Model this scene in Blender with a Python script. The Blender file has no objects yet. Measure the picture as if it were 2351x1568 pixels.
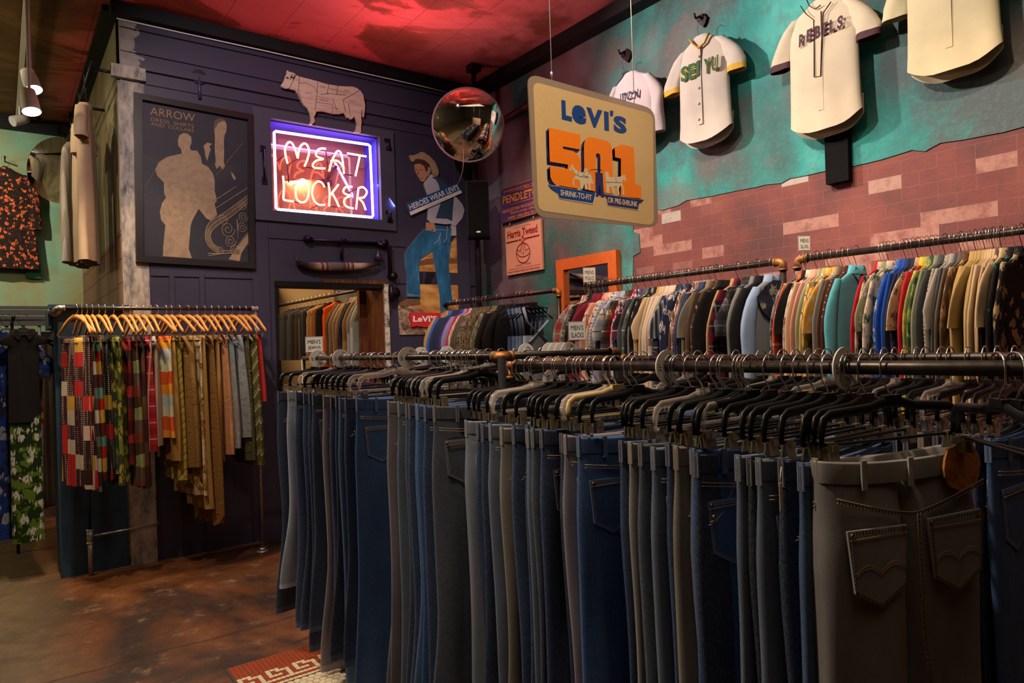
import bpy, math, random
from mathutils import Vector, Matrix
pi = math.pi
sc = bpy.context.scene
COL = sc.collection

# ------------------------------------------------------------------ camera
FPX, CX, CY = 1567.0, 1175.5, 784.0          # focal length in pixels of the 2351 px wide frame (24 mm lens)
CAM = Vector((0, 0, 1.5))
_x = Vector((2087.5, 59.0, -FPX)).normalized()          # room X axis (along the navy wall) in camera axes
_y = Vector((-1175.5, -46.0, -FPX)); _y = (_y - _x * _y.dot(_x)).normalized()
_z = _x.cross(_y)
ROT = Matrix((_x, _y, _z))
cam_d = bpy.data.cameras.new('camera'); cam_d.lens = 24.0; cam_d.sensor_width = 36.0
cam_d.clip_start = 0.02; cam_d.clip_end = 60
cam = bpy.data.objects.new('camera', cam_d); COL.objects.link(cam)
cam.matrix_world = Matrix.Translation(CAM) @ ROT.to_4x4()
sc.camera = cam

# ------------------------------------------------------------------ look, world, lamps
sc.view_settings.view_transform = 'Standard'
sc.view_settings.look = 'None'
sc.view_settings.gamma = 1.0
sc.view_settings.use_curve_mapping = False
sc.view_settings.exposure = 0.0
sc.cycles.use_denoising = True
sc.cycles.max_bounces = 6
sc.cycles.diffuse_bounces = 3
sc.cycles.glossy_bounces = 3
sc.cycles.transmission_bounces = 5
sc.cycles.transparent_max_bounces = 10
sc.cycles.sample_clamp_indirect = 4.0
sc.cycles.caustics_reflective = False
sc.cycles.caustics_refractive = False
world = bpy.data.worlds.new('world'); sc.world = world; world.use_nodes = True
world.node_tree.nodes['Background'].inputs[0].default_value = (1.0, .82, .66, 1)
world.node_tree.nodes['Background'].inputs[1].default_value = 0.04

def spot(loc, target, power, color, angle=60, blend=.6, size=.05):
    d = bpy.data.lights.new('spot_lamp', 'SPOT'); d.energy = power; d.color = color
    d.spot_size = math.radians(angle); d.spot_blend = blend; d.shadow_soft_size = size
    o = bpy.data.objects.new('spot_lamp', d); COL.objects.link(o)
    o.location = loc
    o.rotation_euler = (Vector(target) - Vector(loc)).to_track_quat('-Z', 'Y').to_euler()
    return o
def area(loc, target, power, color, sx, sy):
    d = bpy.data.lights.new('area_lamp', 'AREA'); d.energy = power; d.color = color
    d.shape = 'RECTANGLE'; d.size = sx; d.size_y = sy
    o = bpy.data.objects.new('area_lamp', d); COL.objects.link(o)
    o.location = loc
    o.rotation_euler = (Vector(target) - Vector(loc)).to_track_quat('-Z', 'Y').to_euler()
    return o
WARM = (1.0, .74, .50); WHITE = (1.0, .90, .78)
# ceiling track heads of the sales floor
spot((1.7, 4.1, 3.9), (3.9, 2.1, 2.75), 330, WHITE, 80, .8)       # washes the jerseys
spot((1.3, 2.3, 3.9), (3.9, .9, 2.7), 230, WHITE, 80, .8)
spot((1.9, 2.6, 3.9), (3.4, 2.6, 1.5), 230, WARM, 70, .8)         # wall racks
spot((1.9, 1.2, 3.9), (3.4, 1.0, 1.5), 230, WARM, 70, .8)
spot((2.3, 4.0, 3.9), (3.5, 4.6, 1.6), 190, WARM, 75, .8)
spot((-.2, 3.4, 3.9), (1.35, 2.6, 1.05), 310, (1.0, .84, .68), 56, .8)        # jeans racks, from the left
spot((.0, 1.6, 3.9), (1.4, 1.0, 1.1), 280, (1.0, .82, .64), 60, .8)
spot((.35, 3.9, 3.92), (.9, 5.35, 1.5), 190, WARM, 54, .6)          # skirts
spot((-1.0, 3.0, 3.9), (.1, 3.2, 0), 100, WARM, 44, .8)           # floor
spot((.4, 2.9, 3.9), (1.9, 5.6, 2.85), 250, (1.0, .84, .80), 64, .8)   # navy wall
spot((1.2, .3, 3.8), (2.2, 2.4, 2.4), 210, WHITE, 45, .9)          # hanging sign
area((1.0, .6, 3.9), (1.0, .6, 0), 30, WARM, 3.0, 3.0)
pl_ = bpy.data.lights.new('left_fill_light', 'POINT'); pl_.energy = 95; pl_.color = (1.0, .80, .52); pl_.shadow_soft_size = .16   # unseen point light added to brighten the left ceiling and green wall
po_ = bpy.data.objects.new('left_fill_light', pl_); COL.objects.link(po_); po_.location = (-2.3, 6.2, 2.9)

# ------------------------------------------------------------------ where things stand
def ray(px, py):
    return ROT @ Vector((px - CX, -(py - CY), -FPX))
def onX(px, py, X):
    r = ray(px, py); return CAM + r * (X / r.x)
def onY(px, py, Y):
    r = ray(px, py); return CAM + r * (Y / r.y)
def onZ(px, py, Z):
    r = ray(px, py); return CAM + r * ((Z - CAM.z) / r.z)
def yAt(px, X, z=1.4):        # room Y of the point seen in column px on the vertical plane X at height z
    a, b = -.5, 12.0
    def col(Y):
        v = ROT.transposed() @ (Vector((X, Y, z)) - CAM); return CX + FPX * v.x / -v.z
    lo = max(a, -.74 * X + .05)
    hi = b
    for _ in range(50):
        m = (lo + hi) / 2
        if col(m) > px: lo = m
        else: hi = m
    return (lo + hi) / 2
def xAt(px, Y, z=1.4):
    lo, hi = -8.0, 8.0
    for _ in range(50):
        m = (lo + hi) / 2
        v = ROT.transposed() @ (Vector((m, Y, z)) - CAM)
        if -v.z < .01 or v.x / -v.z * FPX + CX < px: lo = m
        else: hi = m
    return (lo + hi) / 2

# ------------------------------------------------------------------ materials
class NT:
    def __init__(s, name, rough=.8, metal=0.0, spec=.3):
        s.m = bpy.data.materials.new(name); s.m.use_nodes = True
        s.t = s.m.node_tree; s.b = s.t.nodes['Principled BSDF']
        s.b.inputs['Roughness'].default_value = rough; s.b.inputs['Metallic'].default_value = metal
        s.b.inputs['Specular IOR Level'].default_value = spec
        s._o = None
    def n(s, typ, ins=None, **props):
        nd = s.t.nodes.new(typ)
        for k, v in props.items(): setattr(nd, k, v)
        for k, v in (ins or {}).items(): s.put(nd.inputs[k], v)
        return nd
    def put(s, sock, v):
        if isinstance(v, bpy.types.NodeSocket): s.t.links.new(v, sock)
        elif isinstance(v, (tuple, list)) and sock.type == 'RGBA' and len(v) == 3: sock.default_value = (*v, 1)
        else: sock.default_value = v
    @property
    def obj(s):
        if s._o is None: s._o = s.n('ShaderNodeTexCoord').outputs['Object']
        return s._o
    def xyz(s, v=None):
        nd = s.n('ShaderNodeSeparateXYZ', {0: v or s.obj}); return nd.outputs
    def vec(s, x, y, z):
        return s.n('ShaderNodeCombineXYZ', {0: x, 1: y, 2: z}).outputs[0]
    def ma(s, op, a, b=0.0, c=0.0):
        nd = s.n('ShaderNodeMath', {0: a, 1: b, 2: c}, operation=op); return nd.outputs[0]
    def scaled(s, sx, sy, sz, v=None):
        return s.n('ShaderNodeMapping', {0: v or s.obj, 3: (sx, sy, sz)}).outputs[0]
    def noise(s, scale, detail=4.0, rough=.55, v=None, dist=0.0):
        return s.n('ShaderNodeTexNoise', {'Vector': v or s.obj, 'Scale': scale, 'Detail': detail, 'Roughness': rough, 'Distortion': dist}).outputs[0]
    def ramp(s, fac, stops, interp='LINEAR'):
        nd = s.n('ShaderNodeValToRGB', {0: fac}); cr = nd.color_ramp; cr.interpolation = interp
        while len(cr.elements) < len(stops): cr.elements.new(.5)
        for e, (p, c) in zip(cr.elements, stops):
            e.position = p; e.color = (*c, 1) if len(c) == 3 else c
        return nd.outputs[0]
    def mix(s, f, a, b, blend='MIX'):
        nd = s.n('ShaderNodeMix', data_type='RGBA', blend_type=blend)
        s.put(nd.inputs[0], f); s.put(nd.inputs[6], a); s.put(nd.inputs[7], b)
        return nd.outputs[2]
    def col(s, c):
        s.put(s.b.inputs['Base Color'], c); return s
    def bump(s, h, strength=.3, dist=.01):
        nd = s.n('ShaderNodeBump', {'Strength': strength, 'Distance': dist, 'Height': h})
        s.t.links.new(nd.outputs[0], s.b.inputs['Normal'])
    def emit(s, c, k):
        s.put(s.b.inputs['Emission Color'], c); s.b.inputs['Emission Strength'].default_value = k; return s

def flat(name, c, rough=.6, metal=0.0, spec=.4, var=.12, sc_=30):
    t = NT(name, rough, metal, spec)
    if var:
        f = t.noise(sc_, 3)
        t.col(t.mix(f, tuple(x * (1 - var) for x in c), tuple(min(1, x * (1 + var)) for x in c)))
    else: t.col(c)
    return t.m

def K(c, k): return tuple(x * k for x in c)
_fab = {}
def fab(kind, *cols, s=1.0):
    key = (kind, cols, s)
    if key in _fab: return _fab[key]
    t = NT('cloth_' + kind, .88, 0, .15)
    c0 = cols[0]; c1 = cols[1] if len(cols) > 1 else c0; c2 = cols[2] if len(cols) > 2 else c1; c3 = cols[3] if len(cols) > 3 else c2
    X, Y, Z = t.xyz()
    def fr(a, k, ph=0.0): return t.ma('FRACT', t.ma('MULTIPLY_ADD', a, k, ph))
    def less(a, v): return t.ma('LESS_THAN', a, v)
    if kind == 'plain': c = c0
    elif kind == 'denim':
        wear = t.noise(3.0, 4, .6, t.scaled(1.4, 1.4, .5))
        c = t.mix(t.ramp(wear, [(.35, (0, 0, 0)), (.7, (1, 1, 1))]), K(c0, .65), K(c0, 1.45))
        thread = t.noise(1.0, 2, .7, t.scaled(900, 900, 120))
        c = t.mix(t.ramp(thread, [(.42, (0, 0, 0)), (.62, (1, 1, 1))]), c, t.mix(.20, c, (.30, .36, .50)))
    elif kind == 'plaid':
        a = less(fr(X, 9 * s), .42); b = less(fr(Z, 9 * s), .42)
        c = t.mix(t.ma('MULTIPLY', a, .6), c0, c1); c = t.mix(t.ma('MULTIPLY', b, .6), c, c1)
        l = t.ma('MAXIMUM', less(fr(X, 9 * s, .3), .07), less(fr(Z, 9 * s, .3), .07)); c = t.mix(t.ma('MULTIPLY', l, .8), c, c2)
    elif kind == 'check':
        a = less(fr(X, 45 * s), .5); b = less(fr(Z, 45 * s), .5)
        c = t.mix(t.ma('MULTIPLY', t.ma('ADD', a, b), .5), c0, c1)
    elif kind == 'stripe':
        c = t.mix(less(fr(X, 26 * s), .45), c0, c1); c = t.mix(less(fr(X, 26 * s, .25), .1), c, c2)
    elif kind == 'bands':
        v = t.ma('ADD', Z, t.ma('MULTIPLY', t.noise(14), .05)); c = t.ramp(fr(v, 3.2 * s), [(0, c0), (.3, c1), (.55, c2), (.8, c3)], 'CONSTANT')
    elif kind == 'floral':
        vo = t.n('ShaderNodeTexVoronoi', {'Vector': t.n('ShaderNodeMix', {0: .08, 4: t.obj, 5: t.n('ShaderNodeTexNoise', {'Scale': 12.0}).outputs[1]}, data_type='VECTOR').outputs[1], 'Scale': 15 * s})
        c = t.mix(t.ramp(t.noise(16 * s, 2), [(.52, (0, 0, 0)), (.56, (1, 1, 1))]), c0, c3)
        c = t.mix(less(vo.outputs[0], .36), c, c1); c = t.mix(less(vo.outputs[0], .14), c, c2)
    elif kind == 'camo':
        c = t.ramp(t.noise(13 * s, 3, .6, t.scaled(1.5, 1.5, .8), 1.2), [(0, c0), (.42, c1), (.5, c2), (.58, c3), (.66, c0)], 'CONSTANT')
    elif kind == 'dots':
        vo = t.n('ShaderNodeTexVoronoi', {'Vector': t.obj, 'Scale': 60 * s, 'Randomness': .1}); c = t.mix(less(vo.outputs[0], .3), c0, c1)
    elif kind == 'tie':
        c = t.ramp(t.noise(7 * s, 5, .65, t.scaled(1, 1, 2.2), 1.8), [(.3, c0), (.5, c1), (.66, c2)])
    elif kind == 'zigzag':
        v = t.ma('ADD', t.ma('MULTIPLY', Z, 9 * s), t.ma('MULTIPLY', t.ma('ABSOLUTE', t.ma('SUBTRACT', fr(X, 9 * s), .5)), 1.6))
        c = t.ramp(t.ma('FRACT', v), [(0, c0), (.3, c1), (.42, c2), (.75, c3), (.85, c0)], 'CONSTANT')
    elif kind == 'patch':
        a = t.ma('FLOOR', t.ma('MULTIPLY', X, 11 * s)); b = t.ma('FLOOR', t.ma('MULTIPLY', Z, 10.5 * s))
        w = t.n('ShaderNodeTexWhiteNoise', {'Vector': t.vec(a, 0.0, b)}).outputs[0]
        vo = t.n('ShaderNodeTexVoronoi', {'Vector': t.obj, 'Scale': 75.0, 'Randomness': .1})
        base = t.mix(less(vo.outputs[0], .3), c0, (.5, .42, .34))
        c = t.ramp(w, [(0, (0, 0, 0)), (.6, c0), (.71, c1), (.80, c2), (.90, c3)], 'CONSTANT')
        c = t.mix(less(w, .6), c, base)
    elif kind == 'paisley':
        wv = t.n('ShaderNodeTexWave', {'Vector': t.obj, 'Scale': 9 * s, 'Distortion': 9.0, 'Detail': 2.0, 'Detail Scale': 1.6}, wave_type='RINGS')
        c = t.ramp(wv.outputs[1], [(0, c0), (.35, c1), (.62, c2), (.8, c3)], 'CONSTANT')
    elif kind == 'tweed':
        c = t.mix(t.ramp(t.noise(260, 2, .8), [(.4, (0, 0, 0)), (.6, (1, 1, 1))]), c0, c1)
    f = t.noise(5, 4, .6)
    c = t.mix(1.0, c, t.ramp(f, [(.25, (.80, .80, .80)), (.75, (1.0, 1.0, 1.0))]), 'MULTIPLY')
    t.col(c)
    t.bump(t.noise(420 if kind != 'denim' else 700, 2, .7), .25, .0015)
    _fab[key] = t.m
    return t.m

# ------------------------------------------------------------------ mesh building
class MB:
    def __init__(s): s.v = []; s.f = []; s.mi = []; s.sm = []
    def add(s, vs, fs, mi=0, smooth=True):
        o = len(s.v); s.v += [tuple(p) for p in vs]
        for i, f in enumerate(fs):
            s.f.append(tuple(o + k for k in f)); s.mi.append(mi[i] if isinstance(mi, list) else mi); s.sm.append(smooth)
    def box(s, c, d, mi=0, mat=None):
        vs = [Vector(((i & 1) - .5, (i >> 1 & 1) - .5, (i >> 2) - .5)) for i in range(8)]
        vs = [Vector((p.x * d[0], p.y * d[1], p.z * d[2])) for p in vs]
        if mat is not None: vs = [mat @ p for p in vs]
        s.add([p + Vector(c) for p in vs], [(0, 2, 3, 1), (4, 5, 7, 6), (0, 1, 5, 4), (2, 6, 7, 3), (0, 4, 6, 2), (1, 3, 7, 5)], mi, False)
    def quad(s, a, b, c, d, mi=0): s.add([a, b, c, d], [(0, 1, 2, 3)], mi, False)
    def loft(s, rings, mi=0, cap0=False, cap1=False, closed=True, smooth=True, ringmi=None):
        n = len(rings[0]); vs = [p for r in rings for p in r]; fs = []; ms = []
        for i in range(len(rings) - 1):
            for j in range(n if closed else n - 1):
                k = (j + 1) % n
                fs.append((i * n + j, i * n + k, (i + 1) * n + k, (i + 1) * n + j)); ms.append(ringmi[i] if ringmi else mi)
        if cap0: fs.append(tuple(range(n - 1, -1, -1))); ms.append(ringmi[0] if ringmi else mi)
        if cap1: fs.append(tuple((len(rings) - 1) * n + j for j in range(n))); ms.append(ringmi[-1] if ringmi else mi)
        s.add(vs, fs, ms, smooth)
    def tube(s, pts, r, n=6, mi=0, cap=True, ell=None, upv=None, closed=False):
        pts = [Vector(p) for p in pts]; m = len(pts); rings = []; up = Vector(upv) if upv is not None else None
        for i, p in enumerate(pts):
            a = pts[i - 1] if (i or closed) else p; b = pts[(i + 1) % m] if (i < m - 1 or closed) else p
            t = (b - a).normalized()
            if up is None: up = Vector((0, 0, 1)) if abs(t.z) < .9 else Vector((0, 1, 0))
            u = up - t * up.dot(t)
            if u.length < 1e-6: u = t.orthogonal()
            u.normalize(); w = t.cross(u)
            if upv is None: up = u
            rr = r[i] if isinstance(r, (list, tuple)) else r
            ru, rw = (rr * ell[0], rr * ell[1]) if ell else (rr, rr)
            rings.append([p + u * (ru * math.cos(2 * pi * k / n)) + w * (rw * math.sin(2 * pi * k / n)) for k in range(n)])
        if closed: rings.append(rings[0])
        s.loft(rings, mi, cap and not closed, cap and not closed)
    def cyl(s, a, b, r, n=16, mi=0, cap=True): s.tube([a, b], r, n, mi, cap)
    def prism(s, poly, ext, mi=0, side=None, front=True):
        n = len(poly); poly = [Vector(p) for p in poly]; e = Vector(ext)
        vs = poly + [p + e for p in poly]; side = mi if side is None else side
        fs = [tuple(range(n)), tuple(range(2 * n - 1, n - 1, -1))] + [(j, j + n, (j + 1) % n + n, (j + 1) % n) for j in range(n)]
        s.add(vs, fs, [mi, side] + [side] * n, False)
    def make(s, name, mats, parent=None, local=True, at=None):
        me = bpy.data.meshes.new(name)
        vs = s.v
        if not local:
            if parent is not None: iv = (Matrix.Translation(parent.location) @ Matrix.Rotation(parent.rotation_euler.z, 4, 'Z')).inverted()
            else: iv = Matrix.Translation(-Vector(at or (0, 0, 0)))
            vs = [tuple(iv @ Vector(p)) for p in s.v]
        me.from_pydata(vs, [], s.f)
        mats = mats if isinstance(mats, (list, tuple)) else [mats]
        for m in mats: me.materials.append(m)
        me.polygons.foreach_set('material_index', s.mi); me.polygons.foreach_set('use_smooth', s.sm)
        me.update()
        o = bpy.data.objects.new(name, me); COL.objects.link(o)
        if parent is not None: o.parent = parent
        elif at is not None: o.location = at
        return o

def thing(name, label, cat, loc=(0, 0, 0), rz=0.0, group=None):
    o = bpy.data.objects.new(name, None); COL.objects.link(o)
    o.location = loc; o.rotation_euler = (0, 0, rz); o.empty_display_size = .05
    return tag(o, label, cat, group)
def tag(o, label, cat, group=None):
    o['label'] = label; o['category'] = cat
    if group: o['group'] = group
    return o
def struct(o): o['kind'] = 'structure'; return o
def dup(root, loc, rz, label, group=None):
    r = root.copy(); COL.objects.link(r); r.location = loc; r.rotation_euler = (0, 0, rz); r['label'] = label
    if group: r['group'] = group
    for ch in list(root.children):
        c = ch.copy(); COL.objects.link(c); c.parent = r
        for g in list(ch.children):
            d = g.copy(); COL.objects.link(d); d.parent = c
    return r
ORD = ['first', 'second', 'third', 'fourth', 'fifth', 'sixth', 'seventh', 'eighth', 'ninth', 'tenth', 'eleventh', 'twelfth', 'thirteenth',
       'fourteenth', 'fifteenth', 'sixteenth', 'seventeenth', 'eighteenth', 'nineteenth']
TENS = {2: 'twenty', 3: 'thirty', 4: 'forty', 5: 'fifty'}
def nth(i):      # i from 0
    if i < 19: return ORD[i]
    q, r = divmod(i + 1, 10)
    return {2: 'twentieth', 3: 'thirtieth', 4: 'fortieth', 5: 'fiftieth'}[q] if r == 0 else TENS[q] + '-' + ORD[r - 1]

# lettering: the letters' outline fitted into a box w x h on a plane (ux, uz unit vectors, nrm towards the viewer)
def letters(name, s_, mat, o, ux, uz, w, h, parent, bold=0.0, thick=.0015, shear=0.0, arch=0.0, space=1.0, local=False):
    cu = bpy.data.curves.new('t', 'FONT'); cu.body = s_; cu.size = 1; cu.offset = bold; cu.shear = shear; cu.resolution_u = 3; cu.space_character = space
    ob = bpy.data.objects.new('t', cu)
    me = bpy.data.meshes.new_from_object(ob)
    bpy.data.objects.remove(ob); bpy.data.curves.remove(cu)
    xs = [v.co.x for v in me.vertices]; ys = [v.co.y for v in me.vertices]
    x0, x1, y0, y1 = min(xs), max(xs), min(ys), max(ys)
    ux = Vector(ux); uz = Vector(uz); nr = ux.cross(uz).normalized(); o = Vector(o)
    poly = [tuple(p.vertices) for p in me.polygons]
    vs = []
    for v in me.vertices:
        a = (v.co.x - x0) / (x1 - x0); b = (v.co.y - y0) / (y1 - y0)
        vs.append(o + ux * (a * w) + uz * (b * h + arch * (1 - (2 * a - 1) ** 2)) + nr * thick)
    bpy.data.meshes.remove(me)
    m = MB(); m.add(vs, poly, 0, False)
    return m.make(name, mat, parent, local=local)
def text_px(name, s_, mat, plane, bl, br, tl, parent, **kw):
    a, b, c = plane(*bl), plane(*br), plane(*tl)
    return letters(name, s_, mat, a, (b - a).normalized(), (c - a).normalized(), (b - a).length, (c - a).length, parent, **kw)

# ------------------------------------------------------------------ common materials
m_black = flat('black_plastic', (.008, .008, .009), .35, 0, .3)
m_post_b = flat('black_post_paint', (.010, .009, .009), .8, 0, .15)
m_clear = NT('clear_plastic', .12, 0, .5); m_clear.col((.66, .56, .50)); m_clear.b.inputs['Alpha'].default_value = .34; m_clear = m_clear.m
m_cream = flat('cream_plastic', (.62, .45, .2), .4)
m_wire = flat('chrome_wire', (.72, .70, .68), .22, 1.0)
m_bwire = flat('dark_wire', (.10, .09, .08), .35, 1.0)
m_clip = flat('clip_metal', (.50, .44, .32), .35, .9)
t = NT('dark_pipe', .38, .8); t.col(t.ramp(t.noise(18, 5, .65), [(.3, (.03, .026, .023)), (.62, (.075, .06, .05)), (.8, (.14, .09, .06))])); m_pipe = t.m
t = NT('rusty_pipe', .55, .6); t.col(t.ramp(t.noise(26, 5, .65), [(.3, (.10, .07, .05)), (.5, (.30, .13, .045)), (.68, (.62, .25, .04))])); m_rust = t.m
t = NT('galvanised_pipe', .4, .8); t.col(t.ramp(t.noise(30, 4), [(.3, (.28, .27, .25)), (.7, (.48, .46, .43))])); m_galv = t.m
m_white = flat('white_plastic', (.80, .77, .71), .45)
m_paper = flat('white_card', (.80, .78, .74), .7)
m_ink = flat('black_ink', (.015, .015, .02), .7, var=0)
m_wood = NT('orange_wood', .35); _w = m_wood.noise(9, 4, .6, m_wood.scaled(4, 60, 60)); m_wood.col(m_wood.ramp(_w, [(.3, (.38, .14, .025)), (.7, (.62, .27, .06))])); m_wood = m_wood.m
m_mirror = flat('mirror_silver', (.86, .86, .84), .03, 1.0, var=0)

# ------------------------------------------------------------------ room shell
YB, XR, XL, ZC = 5.6, 3.83, .74, 4.03      # navy wall, teal wall, its left end, ceiling
YG = 8.72                                   # green wall further back
XF, YF = -4.6, -3.6                         # far left wall, wall behind the camera

# floor: stained concrete with cracks
t = NT('stained_concrete', .5, 0, .35)
X, Y, Z = t.xyz()
n1 = t.noise(1.1, 6, .62, None, .6); n2 = t.noise(5.5, 9, .72); n3 = t.noise(75, 4, .75)
c = t.ramp(n1, [(.30, (.016, .009, .006)), (.43, (.050, .022, .010)), (.54, (.15, .050, .013)), (.66, (.24, .10, .034))])
c = t.mix(t.ramp(n2, [(.57, (0, 0, 0)), (.74, (1, 1, 1))]), c, (.34, .21, .11))
c = t.mix(t.ramp(t.ma('ADD', X, t.ma('MULTIPLY', n2, .5)), [(.30, (1, 1, 1)), (.62, (0, 0, 0))]), c, t.mix(n2, (.05, .035, .018), (.22, .155, .085)))
c = t.mix(1.0, c, t.ramp(n3, [(.3, (.72, .72, .72)), (.7, (1.1, 1.1, 1.1))]), 'MULTIPLY')
vo = t.n('ShaderNodeTexVoronoi', {'Vector': t.n('ShaderNodeMix', {0: .28, 4: t.obj, 5: t.n('ShaderNodeTexNoise', {'Scale': 3.0, 'Detail': 8.0, 'Roughness': .65}).outputs[1]}, data_type='VECTOR').outputs[1], 'Scale': .6}, feature='DISTANCE_TO_EDGE')
c = t.mix(t.ramp(vo.outputs[0], [(.0, (.8, .8, .8)), (.007, (0, 0, 0))]), c, (.02, .012, .008))
t.col(c); t.put(t.b.inputs['Roughness'], t.ramp(n2, [(.3, (.34,) * 3), (.7, (.75,) * 3)])); t.bump(t.ma('ADD', n2, t.ma('MULTIPLY', n3, .3)), .5, .012)
m = MB(); m.box(((XF + XR) / 2, 3, -.05), (XR - XF + .4, 13.6, .1)); struct(m.make('floor', t.m))

# mosaic tile inset at the rack's foot
def tile_mat(name, c): return flat(name, c, .35, 0, .5, .25, 40)
mt = [tile_mat('red_tile', (.30, .055, .02)), tile_mat('white_tile', (.66, .55, .38)), tile_mat('brown_tile', (.10, .025, .015)), flat('grout', (.06, .04, .03), .9)]
m = MB(); m.box((1.62, 2.53, .003), (1.6, 1.82, .006), 3)
def tile(x, y, w, h, k): m.box((x + w / 2, y + h / 2, .006), (w - .0022, h - .0022, .006), k)
g = .021
x = .83
i = 0
while x < 2.3:
    for j in range(7): tile(x, 3.29 + j * g, g, g, 0)
    key = [(1, 1, 1, 1, 1, 1), (0, 1, 0, 0, 0, 1), (0, 1, 0, 1, 0, 1), (0, 1, 1, 1, 0, 1), (0, 0, 0, 0, 0, 1), (1, 1, 1, 1, 1, 1)]
    col_ = [[1, 0, 1, 1, 1, 1], [1, 0, 1, 0, 0, 1], [1, 0, 1, 0, 1, 1], [1, 0, 0, 0, 1, 0], [1, 1, 1, 1, 1, 0], [1, 0, 0, 0, 0, 0]][i % 6]
    for j in range(6): tile(x, 3.29 - .126 + j * g, g, g, 1 if col_[j] else 0)
    tile(x, 3.29 - .126 - g, g, g, 0); tile(x, 3.29 - .126 - 2 * g, g, g, 1)
    x += g; i += 1
# hexagon field
r_ = .019; hy = r_ * math.sqrt(3)
yy = 3.10; row = 0
while yy > 2.4:
    xx = .85 + (row % 2) * hy / 2
    while xx < 1.24:
        m.prism([(xx + (r_ - .0016) / 1.0 * math.sin(pi / 3 * k), yy + (r_ - .0016) * math.cos(pi / 3 * k), .006) for k in range(6)], (0, 0, .003), 1); xx += hy
    yy -= 1.5 * r_; row += 1
for k in range(40):
    for j in range(3): tile(1.25 + j * g, 3.09 - k * g, g, g, 2)
    col_ = [[1, 0, 1, 1, 1], [1, 0, 1, 0, 1], [1, 0, 0, 0, 1], [1, 1, 1, 1, 1]][k % 4]
    for j in range(5): tile(1.25 + (3 + j) * g, 3.09 - k * g, g, g, 1 if col_[j] else 2)
struct(m.make('trim_4', mt))

# teal plaster with an exposed band of pink painted bricks
t = NT('teal_plaster', .62, 0, .35)
v = t.scaled(1, 1, .55)
n1 = t.noise(1.25, 5, .6, v, .5); n2 = t.noise(2.2, 5, .62, t.scaled(1, 1, .7, None)); n3 = t.noise(34, 5, .7); n4 = t.noise(.9, 3, .5, t.scaled(1, 1.3, 1))
c = t.ramp(n1, [(.34, (.035, .075, .08)), (.44, (.03, .15, .15)), (.54, (.02, .27, .26)), (.68, (.07, .42, .39))])
c = t.mix(t.ramp(n2, [(.48, (0, 0, 0)), (.62, (.9, .9, .9))]), c, (.075, .095, .105))
X, Y, Z = t.xyz()
far = t.ramp(t.ma('MULTIPLY', t.ma('ADD', Y, t.ma('MULTIPLY', n4, 1.2)), .2), [(.78, (0, 0, 0)), (1.0, (1, 1, 1))])
mauve = t.ramp(n4, [(.40, (.015, .13, .11)), (.47, (.04, .075, .075)), (.54, (.14, .055, .07)), (.64, (.22, .17, .20))])
c = t.mix(t.ma('MULTIPLY', far, .8), c, mauve)
c = t.mix(t.ma('MULTIPLY', t.ramp(t.noise(1.7, 4), [(.55, (0, 0, 0)), (.65, (1, 1, 1))]), .55), c, (.17, .10, .10))
c = t.mix(t.ramp(n3, [(.54, (0, 0, 0)), (.78, (.22, .22, .22))]), c, (.22, .42, .40))
t.col(c); t.bump(t.ma('ADD', n3, t.noise(9, 4)), .45, .012); m_teal = t.m
t = NT('pink_brick', .75, 0, .25)
X, Y, Z = t.xyz()
br = t.n('ShaderNodeTexBrick', {'Vector': t.vec(Y, Z, 0.0), 'Color1': (0, 0, 0), 'Color2': (1, 1, 1), 'Mortar': (.5, .5, .5), 'Scale': 1.0, 'Mortar Size': .0011, 'Mortar Smooth': .2, 'Brick Width': .172, 'Row Height': .073}, offset=.5)
rnd = t.n('ShaderNodeTexWhiteNoise', {'Vector': t.vec(t.ma('FLOOR', t.ma('DIVIDE', t.ma('ADD', Y, t.ma('MULTIPLY', t.ma('FRACT', t.ma('MULTIPLY', t.ma('FLOOR', t.ma('DIVIDE', Z, .073)), .5)), .172)), .172)), t.ma('FLOOR', t.ma('DIVIDE', Z, .073)), 0.0)}).outputs[0]
n1 = t.noise(2.6, 4, .6); n2 = t.noise(14, 4, .6)
base = t.ramp(n1, [(.3, (.115, .050, .052)), (.5, (.19, .060, .058)), (.7, (.25, .080, .062))])
pale = t.mix(t.ramp(n2, [(.3, (.1, .1, .1)), (.6, (1, 1, 1))]), base, (.44, .22, .185))
c = t.mix(t.ramp(rnd, [(.76, (0, 0, 0)), (.78, (1, 1, 1))]), base, pale)
c = t.mix(t.ramp(rnd, [(.955, (0, 0, 0)), (.965, (1, 1, 1))]), c, (.42, .36, .32))
c = t.mix(t.ramp(n2, [(.55, (0, 0, 0)), (.75, (.5, .5, .5))]), c, (.10, .06, .065))
c = t.mix(t.ma('MULTIPLY', br.outputs[1], .6), c, (.30, .14, .125)); t.col(c); t.bump(t.ma('ADD', t.ma('MULTIPLY', br.outputs[1], 1.0), t.noise(60, 3)), .35, .006); m_brick = t.m
rnd_ = random.Random(3)
edge = []
yv = 3.54
while yv > YF:
    edge.append((yv, 2.452 + rnd_.uniform(-.018, .012) - (.0 if yv > 2.5 else .01))); yv -= rnd_.uniform(.05, .16)
edge.append((YF, 2.44))
side = [(3.54, 0.0), (3.53, 1.1), (3.585, 1.2), (3.57, 1.9), (3.55, 2.14), (3.48, 2.16), (3.485, 2.3), (3.54, 2.32)]
m = MB()
outer = [(9.4, ZC), (YF, ZC)] + edge[::-1] + side[::-1] + [(9.4, 0)]
m.prism([(XR, y, z) for y, z in outer], (.2, 0, 0), 0)
m.prism([(XR + .006, y, z) for y, z in ([(YF, 0)] + edge[::-1] + side[::-1])], (.19, 0, 0), 1)
struct(m.make('wall_right', [m_teal, m_brick]))

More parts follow.
